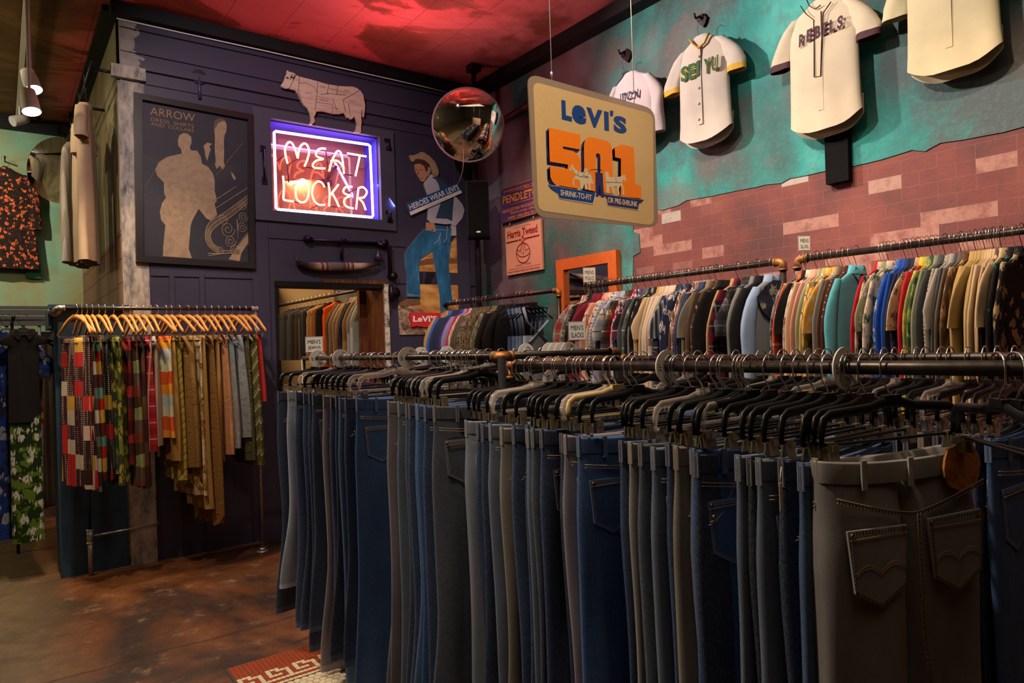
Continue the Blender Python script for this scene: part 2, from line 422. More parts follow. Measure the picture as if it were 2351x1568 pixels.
# navy wall with door opening and window recess
t = NT('navy_paint', .42, 0, .4)
X, Y, Z = t.xyz(); n1 = t.noise(2.5, 4); n2 = t.noise(60, 4, .7)
c = t.mix(n1, (.030, .026, .050), (.044, .039, .076))
c = t.mix(t.ramp(n2, [(.74, (0, 0, 0)), (.78, (1, 1, 1))]), c, (.09, .08, .11))
peel = t.ma('ADD', t.ma('MULTIPLY', t.ma('SUBTRACT', X, .90), -2.4), t.ma('SUBTRACT', t.noise(4.5, 7, .7, t.scaled(1.3, 1, 1.6)), .60))
c = t.mix(t.ramp(peel, [(.0, (0, 0, 0)), (.015, (1, 1, 1))]), c, t.mix(t.noise(9, 5, .7), (.10, .105, .12), (.44, .37, .32)))
t.col(c); t.bump(t.ma('ADD', n2, n1), .12, .004); m_navy = t.m
t = NT('weathered_post', .7); n1 = t.noise(5, 7, .7, t.scaled(3, 3, 1)); 
c = t.ramp(n1, [(.30, (.045, .045, .06)), (.41, (.19, .175, .17)), (.52, (.36, .31, .27)), (.66, (.52, .45, .37))]); t.col(c); t.bump(n1, .3, .01); m_post = t.m
t = NT('navy_board', .4); t.col(t.mix(t.noise(3, 3), (.050, .046, .078), (.068, .062, .098))); m_nboard = t.m
m_trim = flat('black_trim', (.006, .005, .007), .6, 0, .2, .3, 8)
dL, dR, dT = onY(630, 645, YB).x, onY(886, 650, YB).x, onY(629, 645, YB).z
wa, wb = onY(618, 273, YB), onY(874, 507, YB); wL, wR_, wT, wB = wa.x, wb.x, wa.z, onY(626, 484, YB).z
m = MB(); th = .16
xs = sorted([XL, dL, dR, wL, wR_, XR]); zs = [0, dT, wB, wT, ZC]
for i in range(5):
    for j in range(4):
        cx_, cz = (xs[i] + xs[i + 1]) / 2, (zs[j] + zs[j + 1]) / 2
        if (dL < cx_ < dR and cz < dT) or (wL < cx_ < wR_ and wB < cz < wT): continue
        m.box((cx_, YB + th / 2, cz), (xs[i + 1] - xs[i], th, zs[j + 1] - zs[j]))
struct(m.make('wall_back', m_navy))
# boards, battens and grooves on the navy wall
m = MB()
def hbar(x0, x1, z, h, d=.012): m.box(((x0 + x1) / 2, YB - d / 2, z), (x1 - x0, d, h))
def vbar(x, z0, z1, w, d=.012): m.box((x, YB - d / 2, (z0 + z1) / 2), (w, d, z1 - z0))
zz = [onY(320, 192, YB).z, onY(330, 642, YB).z, onY(300, 160, YB).z, onY(300, 105, YB).z]
hbar(.9, XR, zz[0] + .03, .06); hbar(.9, dL - .15, zz[1] + .09, .12); hbar(dR + .1, XR, zz[1] + .09, .12); hbar(XL, XR, zz[2] + .03, .05, .03); hbar(XL, XR, zz[3] + .1, .3, .018)
for px in (394, 463): vbar(onY(px, 660, YB).x, 0, onY(px, 622, YB).z, .035, .02)
vbar(onY(597, 600, YB).x, 0, wB - .12, .13, .016); vbar(onY(1062, 600, YB).x, 0, zz[0], .14, .016); vbar(onY(1075, 600, YB).x + .3, 0, ZC, .12, .016)
hbar(dL - .15, dR + .2, wB - .2, .05)
p0 = onY(456, 178, YB); m.cyl((p0.x, YB - .02, p0.z), (p0.x, YB, p0.z), .055, 20); m.cyl((p0.x, YB - .02, p0.z), (p0.x, YB - .02, onY(456, 228, YB).z), .012, 8)
struct(m.make('trim_1', m_navy))
m = MB(); m.box((XL + .065, YB, 1.75), (.17, .021, 3.5)); m.box((XL + .05, YB - .02, 3.56), (.22, .05, .09)); struct(m.make('trim_2', m_post))
# board around the neon window
a, b = onY(577, 246, YB), onY(907, 530, YB); bz = onY(585, 505, YB).z
m = MB(); d = .03
for x0, x1, z0, z1 in ((a.x, wL, bz, a.z), (wR_, b.x, bz, a.z), (wL, wR_, wT, a.z), (wL, wR_, bz, wB)):
    m.box(((x0 + x1) / 2, YB - d / 2, (z0 + z1) / 2), (x1 - x0, d, z1 - z0))
struct(m.make('window_1', m_nboard))
# crown trim
m = MB(); m.box(((XL + XR) / 2 - .03, YB - .06, ZC - .045), (XR - XL + .06, .12, .10)); m.box((XR - .06, (YB + YF) / 2, ZC - .05), (.12, YB - YF, .11))
m.box((XL - .05, (YB + YG) / 2, ZC - .02), (.1, YG - YB, .04)); m.box(((XF + XL) / 2, YG - .05, ZC - .07), (XL - XF, .1, .14)); struct(m.make('trim_3', m_trim))

# ceiling panels
t = NT('stained_ceiling', .7, 0, .2)
X, Y, Z = t.xyz()
n1 = t.noise(.9, 6, .6, t.scaled(1, 1.6, 1), .9); n2 = t.noise(2.6, 5, .6); n3 = t.noise(70, 3, .7)
red = t.ramp(n1, [(.32, (.14, .030, .016)), (.43, (.22, .035, .018)), (.475, (.34, .045, .03)), (.50, (.62, .085, .085)), (.66, (.66, .12, .12))])
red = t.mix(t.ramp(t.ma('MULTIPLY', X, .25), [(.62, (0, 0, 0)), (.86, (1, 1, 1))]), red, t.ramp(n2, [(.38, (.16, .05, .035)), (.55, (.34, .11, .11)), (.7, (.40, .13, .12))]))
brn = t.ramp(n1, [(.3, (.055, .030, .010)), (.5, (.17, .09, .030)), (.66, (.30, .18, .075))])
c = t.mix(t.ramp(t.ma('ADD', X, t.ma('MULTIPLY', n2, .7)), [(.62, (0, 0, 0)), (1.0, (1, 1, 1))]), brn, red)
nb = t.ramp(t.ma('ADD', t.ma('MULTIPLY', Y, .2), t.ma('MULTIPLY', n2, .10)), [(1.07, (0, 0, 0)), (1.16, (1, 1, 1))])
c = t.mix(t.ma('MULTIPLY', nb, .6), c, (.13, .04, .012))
br = t.n('ShaderNodeTexBrick', {'Vector': t.vec(t.ma('ADD', Y, .05), t.ma('ADD', X, .19), 0.0), 'Scale': 1.0, 'Mortar Size': .0022, 'Mortar Smooth': .1, 'Brick Width': .85, 'Row Height': .40}, offset=.5)
c = t.mix(t.ma('MULTIPLY', br.outputs[1], .75), c, (.03, .012, .01))
c = t.mix(1.0, c, t.ramp(n3, [(.3, (.85, .85, .85)), (.7, (1.05, 1.05, 1.05))]), 'MULTIPLY'); t.col(c)
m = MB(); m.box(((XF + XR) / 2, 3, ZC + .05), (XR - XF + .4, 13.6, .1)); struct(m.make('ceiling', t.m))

# green wall further back, the side of the navy room, the far walls
t = NT('green_plaster', .7, 0, .25); n1 = t.noise(1.6, 5, .6); n2 = t.noise(40, 4, .7)
c = t.ramp(n1, [(.32, (.26, .21, .09)), (.45, (.24, .30, .17)), (.58, (.18, .37, .27)), (.7, (.28, .44, .31))]); t.col(c); t.bump(n2, .2, .006); m_green = t.m
m = MB(); m.box(((XF + XL) / 2, YG + .1, ZC / 2), (XL - XF, .2, ZC)); struct(m.make('wall_green', m_green))
t = NT('side_boards', .6); n1 = t.noise(3.5, 6, .65, t.scaled(1, 1, .4)); X, Y, Z = t.xyz()
br = t.n('ShaderNodeTexBrick', {'Vector': t.vec(Y, Z, 0.0), 'Scale': 1.0, 'Mortar Size': .004, 'Brick Width': 1.1, 'Row Height': .17}, offset=.5)
low = t.mix(t.noise(20, 3, .6, t.scaled(1, 6, .5)), (.10, .05, .03), (.24, .13, .075))
low = t.mix(br.outputs[1], low, (.03, .016, .01))
hi = t.ramp(n1, [(.3, (.09, .07, .03)), (.5, (.21, .17, .09)), (.7, (.26, .27, .17))])
t.col(t.mix(t.ramp(Z, [(.0, (1, 1, 1)), (1, (0, 0, 0))]), low, hi)); 
t.col(t.mix(t.ma('GREATER_THAN', Z, 2.42), low, hi)); m_side = t.m
m = MB(); m.box((XL + .06, (YB + .02 + YG) / 2, ZC / 2), (.12, YG - YB - .02, ZC)); m.box((XL - .012, YB + .10, ZC / 2 - .3), (.03, .2, 3.3)); struct(m.make('wall_side', m_side))
t = NT('back_plaster', .8); t.col(t.mix(t.noise(2, 4), (.46, .30, .15), (.60, .42, .24)))
m_backp = t.m
m = MB(); m.box(((XL + XR) / 2, 9.35, ZC / 2), (XR - XL, .1, ZC)); struct(m.make('wall_storeroom', m_backp))
t = NT('dark_plaster', .8); t.col(t.mix(t.noise(1.2, 4), (.06, .07, .06), (.16, .13, .10)))
m = MB(); m.box((XF - .1, 3, ZC / 2), (.2, 13.6, ZC)); struct(m.make('wall_left', t.m))
m = MB(); m.box(((XF + XR) / 2, YF - .1, ZC / 2), (XR - XF + .4, .2, ZC)); struct(m.make('wall_front', t.m))
# door lining
m_jamb = NT('stained_jamb', .4); m_jamb.col(m_jamb.ramp(m_jamb.noise(8, 5, .6, m_jamb.scaled(6, 6, .7)), [(.3, (.05, .016, .008)), (.6, (.13, .040, .016)), (.75, (.22, .09, .04))])); m_jamb = m_jamb.m
m_peel = NT('peeling_white', .7); m_peel.col(m_peel.ramp(m_peel.noise(18, 5, .7), [(.38, (.10, .08, .07)), (.5, (.55, .48, .40)), (.7, (.62, .56, .48))])); m_peel = m_peel.m
m = MB(); m.box((dR - .02, YB + .22, dT / 2), (.04, .46, dT), 0); m.box((dR - .075, YB + .36, dT / 2), (.07, .05, dT - .06), 0); m.box((dR - .01, YB - .012, dT / 2), (.045, .03, dT), 1)
m.box(((dL + dR) / 2, YB + .10, dT - .02), (dR - dL, .24, .04), 2); m.box((dL + .01, YB + .1, dT / 2), (.02, .22, dT), 2); m.box(((dL + dR) / 2 + .2, YB - .01, dT + .012), (dR - dL - .4, .03, .03), 0)
struct(m.make('door_1', [m_jamb, m_peel, m_trim]))
# back room lamps
area((2.0, 7.6, 3.7), (2.0, 7.6, 0), 120, (1.0, .70, .38), 1.2, 1.6)
area((2.0, 5.95, 3.0), (2.4, 6.6, 1.2), 14, (1.0, .7, .4), .5, .1)
# partition railing at the far left
pr = thing('partition_railing', 'dark moulded wooden railing with thin metal bars below the green wall at far left', 'railing', (-.6, 8.4, 0))
mdk = flat('dark_rail_paint', (.05, .048, .055), .45)
zt = onY(50, 702, 8.4).z
m = MB()
for k, (h, dd) in enumerate(((.03, .08), (.05, .05), (.03, .1), (.06, .06))): m.box((-1.0, 8.4, zt - .02 - .05 * k), (3.3, dd, h))
m.make('top_rail', mdk, pr, False)
for px in (17, 55, 92, -25):
    x_ = onY(px, 800, 8.4).x; m = MB(); m.cyl((x_, 8.4, 0), (x_, 8.4, zt - .2), .014, 8); m.cyl((x_, 8.4, zt - .62), (x_, 8.4, zt - .53), .03, 10); m.make('bar', m_galv, pr, False)
m = MB(); m.box((-1.0, 8.5, .9), (3.3, .03, 1.78)); t = NT('brown_backing', .3); t.col(t.mix(t.noise(2.2, 4), (.016, .010, .007), (.07, .045, .03))); m.make('backing_board', t.m, pr, False)

# ------------------------------------------------------------------ things on the navy wall
UX, UZ = (1, 0, 0), (0, 0, 1)
def W(px, py, d=0.0): return onY(px, py, YB - d)          # a point on (or d in front of) the navy wall
def wall_poly(name, pts, d, thick, mat, parent, side=None):
    m = MB(); m.prism([W(x, y, d) for x, y in pts], (0, thick, 0), 0, 1 if side else 0); return m.make(name, [mat, side] if side else mat, parent, False)
def stroke(m, pts, d, r=.0025, mi=0, n=5, closed=False): m.tube([W(x, y, d) for x, y in pts], r, n, mi, True, closed=closed)
def smooth_pts(pts, k=4, closed=False):
    P = [Vector((p[0], p[1], 0)) for p in pts]; out = []; n = len(P)
    for i in range(n if closed else n - 1):
        p1, p2 = P[i], P[(i + 1) % n]
        p0 = P[i - 1] if (i or closed) else p1 * 2 - p2; p3 = P[(i + 2) % n] if (i + 2 < n or closed) else p2 * 2 - p1
        for j in range(k):
            u = j / k
            q = .5 * ((2 * p1) + (p2 - p0) * u + (2 * p0 - 5 * p1 + 4 * p2 - p3) * u * u + (3 * p1 - p0 - 3 * p2 + p3) * u ** 3); out.append((q.x, q.y))
    if not closed: out.append(pts[-1])
    return out

# neon sign in the recessed window
ns = thing('neon_sign', 'red neon sign reading MEAT LOCKER in a white neon border, inside the navy wall', 'neon sign', ((wL + wR_) / 2, YB + .06, (wT + wB) / 2))
t = NT('neon_red', .4); t.emit((1.0, .20, .07), 9.0); t.col((1, .5, .4)); m_nred = t.m
t = NT('neon_white', .4); t.emit((.86, .68, 1.0), 6.5); t.col((1, 1, 1)); m_nwhite = t.m
t = NT('sign_backing_wood', .06, 0, .7); t.col(t.mix(t.noise(6, 4, .6, t.scaled(1, 1, 6)), (.20, .075, .040), (.28, .11, .06))); m_nback = t.m
t = NT('recess_paint', .45); t.col((.07, .06, .55)); m_rec = t.m
m = MB(); m.box(((wL + wR_) / 2, YB + .30, (wT + wB) / 2), (wR_ - wL, .02, wT - wB)); m.make('backing_board', m_nback, ns, False)
m = MB(); c_ = (wL + wR_) / 2; e_ = .008
m.box((c_, YB + .16, wT - e_ / 2), (wR_ - wL, .27, e_)); m.box((c_, YB + .16, wB + e_ / 2), (wR_ - wL, .27, e_))
m.box((wL + e_ / 2, YB + .16, (wT + wB) / 2), (e_, .27, wT - wB)); m.box((wR_ - e_ / 2, YB + .16, (wT + wB) / 2), (e_, .27, wT - wB)); m.make('recess_lining', m_rec, ns, False)
def cp(x, y): return (560 + x / 4.753, 230 + y / 4.753)
LET = {
 'M': [[(478, 692), (455, 600), (452, 520), (485, 462), (525, 470), (560, 540), (588, 635)], [(588, 635), (605, 530), (650, 475), (690, 490), (712, 560), (692, 650), (662, 722)]],
 'E': [[(892, 530), (835, 530), (792, 562), (795, 612), (868, 642)], [(868, 642), (790, 662), (752, 705), (775, 738), (885, 745)]],
 'A': [[(930, 775), (952, 690), (995, 590), (1028, 555), (1060, 580), (1080, 680), (1092, 802)], [(948, 665), (1010, 660), (1050, 685), (1085, 730)]],
 'T': [[(1128, 580), (1335, 615)], [(1265, 610), (1217, 828)]],
 'L': [[(428, 828), (438, 960), (432, 1070), (455, 1092), (542, 1105)]],
 'O': [[(640, 865), (592, 900), (565, 990), (580, 1080), (632, 1115), (685, 1090), (708, 1000), (692, 900)]],
 'C': [[(880, 950), (850, 900), (800, 890), (757, 940), (745, 1020), (770, 1100), (820, 1140), (885, 1142)]],
 'K': [[(922, 900), (936, 1020), (930, 1155)], [(1032, 920), (945, 1035)], [(965, 1015), (1005, 1090), (1040, 1165)]],
 'E2': [[(1182, 945), (1112, 950), (1085, 990), (1105, 1022), (1168, 1042)], [(1168, 1042), (1105, 1075), (1095, 1128), (1130, 1165), (1195, 1182)]],
 'R': [[(1225, 1190), (1236, 1080), (1250, 960)], [(1250, 960), (1300, 950), (1342, 1000), (1310, 1060), (1258, 1070), (1300, 1120), (1330, 1200)]]}
for k, st in LET.items():
    m = MB()
    for s_ in st:
        cl = k == 'O'
        p_ = smooth_pts(s_, 5, cl)
        m.tube([onY(*cp(x, y), YB + .06) for x, y in p_], .0085, 8, 0, True, closed=cl)
    m.make('neon_letter', m_nred, ns, False)
m = MB(); bp = [(330, 352), (345, 340), (1358, 486), (1376, 500), (1409, 1262), (1398, 1278), (370, 1192), (352, 1180)]
m.tube([onY(*cp(x, y), YB + .06) for x, y in bp], .011, 8, 0, True, closed=True); m.make('neon_border', m_nwhite, ns, False)
m_sup = flat('dark_red_tube', (.10, .012, .012), .3)
for (x0, y0, x1, y1) in ((893, 540, 920, 760), (470, 700, 490, 900), (665, 730, 770, 742), (545, 1105, 600, 1120), (945, 1160, 1040, 1168), (1100, 808, 1215, 826)):
    m = MB(); m.tube([onY(*cp(x0, y0), YB + .07), onY(*cp(x1, y1), YB + .07)], .006, 6); m.make('blocked_tube', m_sup, ns, False)
for (x, y) in ((450, 600), (590, 635), (1030, 560), (640, 868), (820, 1140), (1250, 960)):
    m = MB(); a = onY(*cp(x, y), YB + .06); m.cyl(a, (a.x, YB + .3, a.z), .004, 6); m.make('tube_support', m_sup, ns, False)
m = MB(); m.box((c_ + .1, YB + .27, (wT + wB) / 2 - .02), (.09, .04, .05)); a = onY(*cp(1010, 720), YB + .25); m.tube([(c_ + .1, YB + .27, (wT + wB) / 2), a], .012, 6); m.make('transformer_box', flat('dark_maroon', (.05, .01, .012), .4), ns, False)
area((c_, YB - .01, (wT + wB) / 2), (c_, YB - 1, (wT + wB) / 2 + .35), 7, (1.0, .25, .22), .85, .6)
spot((c_ + .1, YB - .7, wT - .6), (c_ + .40, 3.9, ZC), 125, (1.0, .40, .40), 100, 1.0, .3)
area((c_, YB + .03, wT - .04), (c_, YB + .2, wB), 5, (.25, .2, 1.0), .85, .03)
area((wR_ - .04, YB + .03, (wT + wB) / 2), (c_, YB + .2, wB), 4, (.2, .25, 1.0), .03, .6)

# door handles and hinges beside the sign
m_dmetal = flat('dark_iron', (.022, .014, .022), .35, .7)
for px, y0, y1, lab in ((605, 342, 415, 'dark iron pull handle on the board left of the neon sign'), (890, 320, 345, 'upper dark iron hinge right of the neon sign'), (893, 485, 510, 'lower dark iron hinge right of the neon sign')):
    a, b = W(px - 2, y0, .03), W(px + 2, y1, .03); m = MB()
    if y1 - y0 > 50:
        m.tube([a + Vector((0, .03, 0)), a + Vector((0, -.02, -.01)), b + Vector((0, -.02, .01)), b + Vector((0, .03, 0))], .012, 8); m.box((a.x, YB - .035, a.z), (.04, .012, .05)); m.box((b.x, YB - .035, b.z), (.04, .012, .06)); nm = 'pull_handle'
    else:
        m.cyl(a + Vector((0, -.012, 0)), b + Vector((0, -.012, 0)), .016, 10); m.box((a.x, YB - .035, a.z - .01), (.05, .014, .03)); m.box((b.x, YB - .035, b.z + .01), (.05, .014, .03)); nm = 'hinge'
    tag(m.make(nm, m_dmetal, None, False, at=(a + b) / 2), lab, 'handle' if nm == 'pull_handle' else 'hinge')

# butcher's cow board
def cb(x, y): return (560 + x / 3.919, 130 + y / 3.919)
cow = [(335, 255), (350, 235), (362, 215), (378, 165), (388, 150), (386, 128), (396, 122), (404, 136), (428, 140), (455, 150), (468, 165), (500, 180), (550, 193), (600, 205), (740, 245), (850, 265), (930, 268), (980, 270), (1020, 285), (1050, 308), (1075, 345), (1085, 400), (1092, 440), (1086, 500), (1080, 545), (1070, 530), (1068, 470), (1058, 490), (1056, 540), (1060, 585), (1054, 640), (1055, 680), (1025, 684), (990, 684), (1012, 650), (1020, 600), (1010, 560), (995, 535), (975, 560), (958, 562), (945, 548), (930, 550), (918, 525), (900, 505), (860, 515), (800, 514), (720, 492), (655, 490), (645, 515), (632, 545), (640, 588), (615, 610), (590, 610), (605, 580), (602, 540), (592, 500), (575, 465), (545, 440), (520, 402), (490, 335), (462, 302), (430, 295), (400, 282), (385, 290), (366, 283), (340, 270)]
cs = thing('cow_sign', 'cut-out wooden cow board with butcher cut lines hanging above the neon sign', 'sign', W(740, 240))
t = NT('printed_pink_board', .6); n1 = t.noise(5, 5, .6, t.scaled(1, 1, 7)); t.col(t.ramp(n1, [(.3, (.42, .24, .20)), (.5, (.56, .38, .33)), (.7, (.60, .42, .36))])); m_cow = t.m
wall_poly('cow_board', [cb(*p) for p in cow], .055, .022, m_cow, cs)
m = MB()
for s_ in ([(410, 285), (470, 165)], [(500, 180), (490, 335)], [(500, 240), (560, 235), (630, 270), (660, 320)], [(640, 490), (660, 320), (665, 230)], [(750, 330), (765, 250)], [(835, 345), (845, 265)], [(655, 410), (800, 430), (795, 510)], [(750, 330), (920, 350)], [(890, 380), (915, 500)], [(900, 385), (1040, 305)], [(690, 340), (760, 335)], [(800, 380), (835, 480)], [(940, 420), (960, 530)], [(520, 400), (500, 330)]):
    stroke(m, [cb(*p) for p in s_], .056, .0018)
for x, y in ((392, 192), (430, 185), (448, 190)): a = W(*cb(x, y), .056); m.box(a, (.018, .004, .012))
stroke(m, [cb(420, 205), cb(432, 160), cb(460, 168), cb(445, 205)], .056, .003)
m.make('cut_lines', m_ink, cs, False)
m_brownink = flat('brown_ink', (.22, .06, .05), .7, var=0)
for s_, x, y, w, h in (('CHUCK', 548, 330, 62, 14), ('RIB', 690, 275, 40, 14), ('SIRLOIN', 772, 295, 58, 12), ('RUMP', 900, 310, 48, 12), ('SHORT RIB', 680, 395, 80, 14), ('FLANK', 810, 470, 50, 12), ('ROUND', 950, 400, 60, 12)):
    text_px('lettering', s_, m_brownink, lambda a_, b_: W(a_, b_, .056), cb(x, y), cb(x + w, y + w * .17), cb(x, y - h), cs, thick=.001)

# framed poster (generic figures), under glass
ps = thing('framed_poster', 'large dark framed poster headed ARROW with tan figures, left of the neon sign', 'poster', W(447, 410))
fo = [(308, 211), (582, 263), (586.5, 617), (313, 601)]; fi = [(327, 228), (570, 274), (573, 602), (330, 587)]
m_frame = flat('black_frame', (.014, .011, .013), .3, 0, .5)
m = MB(); O = [W(*p, .05) for p in fo]; I = [W(*p, .05) for p in fi]; O2 = [p + Vector((0, .05, 0)) for p in O]; I2 = [p + Vector((0, .035, 0)) for p in I]
for k in range(4):
    q = (k + 1) % 4; m.quad(O[k], O[q], I[q], I[k]); m.quad(O2[k], O2[q], O[q], O[k]); m.quad(I[k], I[q], I2[q], I2[k])
m.make('frame', m_frame, ps, False)
t = NT('poster_ink_blue', .5); t.col(t.mix(t.noise(7, 5), (.020, .019, .032), (.036, .034, .05))); m_pb = t.m
t = NT('poster_tan', .6); t.col(t.ramp(t.noise(26, 5, .65), [(.3, (.30, .20, .12)), (.6, (.42, .29, .185))])); m_pt = t.m
t = NT('poster_gold', .6); t.col((.42, .22, .08)); m_pg = t.m
wall_poly('print', [(317, 219), (576, 268), (580, 609), (320, 594)], .012, .012, m_pb, ps)
def c5(x, y): return (290 + x / 6.03, 180 + y / 6.03)
def c6(x, y): return (290 + x / 5.228, 440 + y / 5.228)
gown = [c5(*p) for p in [(735, 790), (790, 755), (850, 765), (900, 810), (905, 890), (880, 950), (890, 990), (920, 1000), (980, 1000), (1030, 1080), (1050, 1180), (1140, 1230), (1200, 1320), (1225, 1420), (1225, 1560)]] + [c6(*p) for p in [(1080, 60), (1085, 120), (1060, 140), (1092, 280), (1010, 345), (960, 320), (870, 205), (800, 330), (775, 400), (760, 560), (750, 690), (790, 800), (440, 775), (445, 650), (470, 400), (420, 340), (403, 240), (430, 140), (478, 70), (455, 20)]] + [c5(*p) for p in [(520, 1440), (430, 1350), (402, 1260), (450, 1160), (560, 1090), (700, 1055), (770, 1040), (760, 980), (720, 930), (715, 850)]]
wall_poly('figure_print', gown, .0135, .001, m_pt, ps)
man = [c5(*p) for p in [(1215, 620), (1240, 575), (1310, 560), (1370, 590), (1392, 650), (1385, 740), (1360, 790), (1350, 870), (1355, 1000), (1350, 1160), (1365, 1220), (1335, 1265), (1295, 1210), (1255, 1255), (1228, 1190), (1240, 1140), (1225, 1000), (1228, 800), (1215, 700)]]
wall_poly('figure_print', man, .0135, .001, m_pt, ps)
m_hairp = flat('poster_brown', (.12, .075, .045), .6)
wall_poly('figure_print', [c5(*p) for p in [(1212, 640), (1225, 590), (1290, 552), (1350, 565), (1385, 600), (1330, 590), (1270, 620), (1235, 690), (1222, 720)]], .0145, .001, m_hairp, ps)
wall_poly('figure_print', [c5(*p) for p in [(1070, 935), (1120, 890), (1190, 905), (1150, 940), (1170, 990), (1150, 1040), (1120, 1145), (1095, 1070), (1085, 990)]], .0135, .001, m_pt, ps)
wall_poly('figure_print', [c5(*p) for p in [(1450, 1290), (1490, 1330), (1520, 1390), (1495, 1408), (1465, 1360)]], .0135, .001, m_pt, ps)
m = MB()
for s_ in ([(400, 1270), (240, 1540)], ): stroke(m, [c5(*p) for p in s_], .0135, .0012)
stroke(m, [c5(1620, 880), c5(1230, 1360)], .0135, .0012)
for k in range(7):   # curling stair railing
    f = k / 6
    stroke(m, [c6(*p) for p in smooth_pts([(1475 - 18 * f, 30 + 110 * f), (1200 + 60 * f, 240 + 60 * f), (1010 + 80 * f, 360 + 50 * f), (950 + 60 * f, 500 + 10 * f), (980 + 60 * f, 640 - 20 * f), (1100 + 20 * f, 740 - 60 * f)], 5)], .0135, .0035 if k % 3 == 0 else .0016)
for cx_, cy_, r0 in ((1220, 450, 90), (1390, 420, 60), (1250, 590, 70), (1400, 300, 60), (1130, 700, 45), (1300, 690, 60), (1390, 160, 55), (1160, 330, 60)):
    pts = [(cx_ + r0 * (1 - u / 26) * math.cos(u * .55), cy_ + r0 * 1.15 * (1 - u / 26) * math.sin(u * .55)) for u in range(24)]
    stroke(m, [c6(*p) for p in pts], .0135, .0028, 0, 4)
for a0, b0 in (((1345, 640), (1475, 480)), ((1330, 330), (1345, 560)), ((980, 745), (1365, 740)), ((985, 770), (1360, 715)), ((1110, 720), (1350, 700)), ((1040, 120), (1320, -60)), ((1075, 200), (1480, -60))): stroke(m, [c6(*a0), c6(*b0)], .0135, .0035)
m.make('railing_print', m_pt, ps, False)
wall_poly('figure_print', [c6(*p) for p in [(1360, 835), (1380, 740), (1475, 600), (1475, 500), (1350, 630), (1230, 810)]], .0132, .001, m_pt, ps)
P0 = lambda x_, y_: W(x_, y_, .014)
text_px('lettering', 'ARROW', m_pg, P0, c5(330, 505), c5(950, 605), c5(330, 395), ps, bold=-.008, space=1.0)
text_px('lettering', 'DRESS  SHIRTS', m_pg, P0, c5(340, 590), c5(935, 690), c5(340, 540), ps, bold=-.01)
text_px('lettering', 'AND  COLLARS', m_pg, P0, c5(340, 650), c5(935, 750), c5(340, 605), ps, bold=-.01)
t = NT('poster_glass', .02, 0, .5); t.b.inputs['Alpha'].default_value = .08; t.col((.05, .05, .06)); m_pglass = t.m
wall_poly('glass', fi, .022, .002, m_pglass, ps)

# longhorn mount and black pipe hinge above the door
hs = thing('horn_mount', 'polished longhorn mount with brown leather bands above the doorway', 'horns', W(775, 608))
def ch(x, y): return (560 + x / 3.92, 500 + y / 3.92)
t = NT('horn', .3); X, Y, Z = t.xyz(); t.col(t.ramp(t.ma('ADD', t.ma('ABSOLUTE', X), t.ma('MULTIPLY', t.noise(10, 4), .06)), [(.20, (.42, .30, .18)), (.28, (.10, .05, .03)), (.34, (.015, .01, .01))]))
hp = [ch(*p) for p in [(448, 352), (480, 390), (520, 418), (590, 432), (700, 440), (800, 442), (920, 440), (1050, 436), (1160, 424), (1220, 402), (1258, 388)]]
rr = [.003, .014, .024, .032, .036, .036, .036, .030, .02, .010, .003]
m = MB(); m.tube([W(x, y, .075) for x, y in hp], rr, 14); m.make('horns', t.m, hs, False)
m_band = flat('brown_leather', (.13, .04, .022), .4)
m = MB(); m.tube([W(*ch(x, 440), .075) for x in (752, 800, 850, 905)], .039, 14); m.make('center_wrap', flat('grey_hide', (.12, .085, .07), .7), hs, False)
for x in (712, 940):
    for q in (-28, 12):
        m = MB(); m.tube([W(*ch(x + q, 440), .075), W(*ch(x + q + 22, 440), .075)], .041, 14); m.make('leather_band', m_band, hs, False)
m = MB(); a = W(*ch(820, 440), .0); m.box((a.x, YB - .02, a.z), (.16, .04, .05)); m.make('wall_bracket', m_dmetal, hs, False)
pb = thing('pipe_bracket', 'dark iron pipe arm with elbow and hanging bulb beside the doorway top', 'pipe', W(800, 550))
m = MB(); m.tube([W(*ch(x, y), .05) for x, y in [(545, 195), (1200, 232)]], .014, 10); m.make('pipe_arm', m_dmetal, pb, False)
m = MB(); m.tube([W(*ch(x, y), .05) for x, y in [(1200, 232), (1310, 262), (1320, 520)]], .02, 10); m.make('pipe_elbow', m_dmetal, pb, False)
for x, y, q in ((558, 195, .03), (1240, 235, .032), (1320, 530, .034), (1330, 680, .05), (875, 212, .02)):
    m = MB(); a = W(*ch(x, y), 0); m.cyl((a.x, YB - .075, a.z), (a.x, YB, a.z), q, 14); m.make('flange', m_dmetal, pb, False)
m = MB(); m.tube([W(*ch(x, y), .07) for x, y in [(1320, 600), (1330, 680), (1325, 760)]], [.02, .028, .02], 10); m.make('latch', m_dmetal, pb, False)
m = MB(); a, b = W(*ch(1205, 280), .06), W(*ch(1200, 395), .06)
m.loft([[(a.x + r0 * math.cos(k * pi / 7), YB - .06 + r0 * math.sin(k * pi / 7), a.z + (b.z - a.z) * q) for k in range(14)] for q, r0 in ((0, .006), (.15, .016), (.4, .03), (.7, .038), (.9, .028), (1, .004))], 0, True, True); m.make('bulb', flat('dark_bulb', (.03, .02, .035), .25), pb, False)
m = MB(); m.tube([W(*ch(875, 215), .03), W(*ch(880, 380), .03)], .012, 6); m.make('strap', m_dmetal, pb, False)

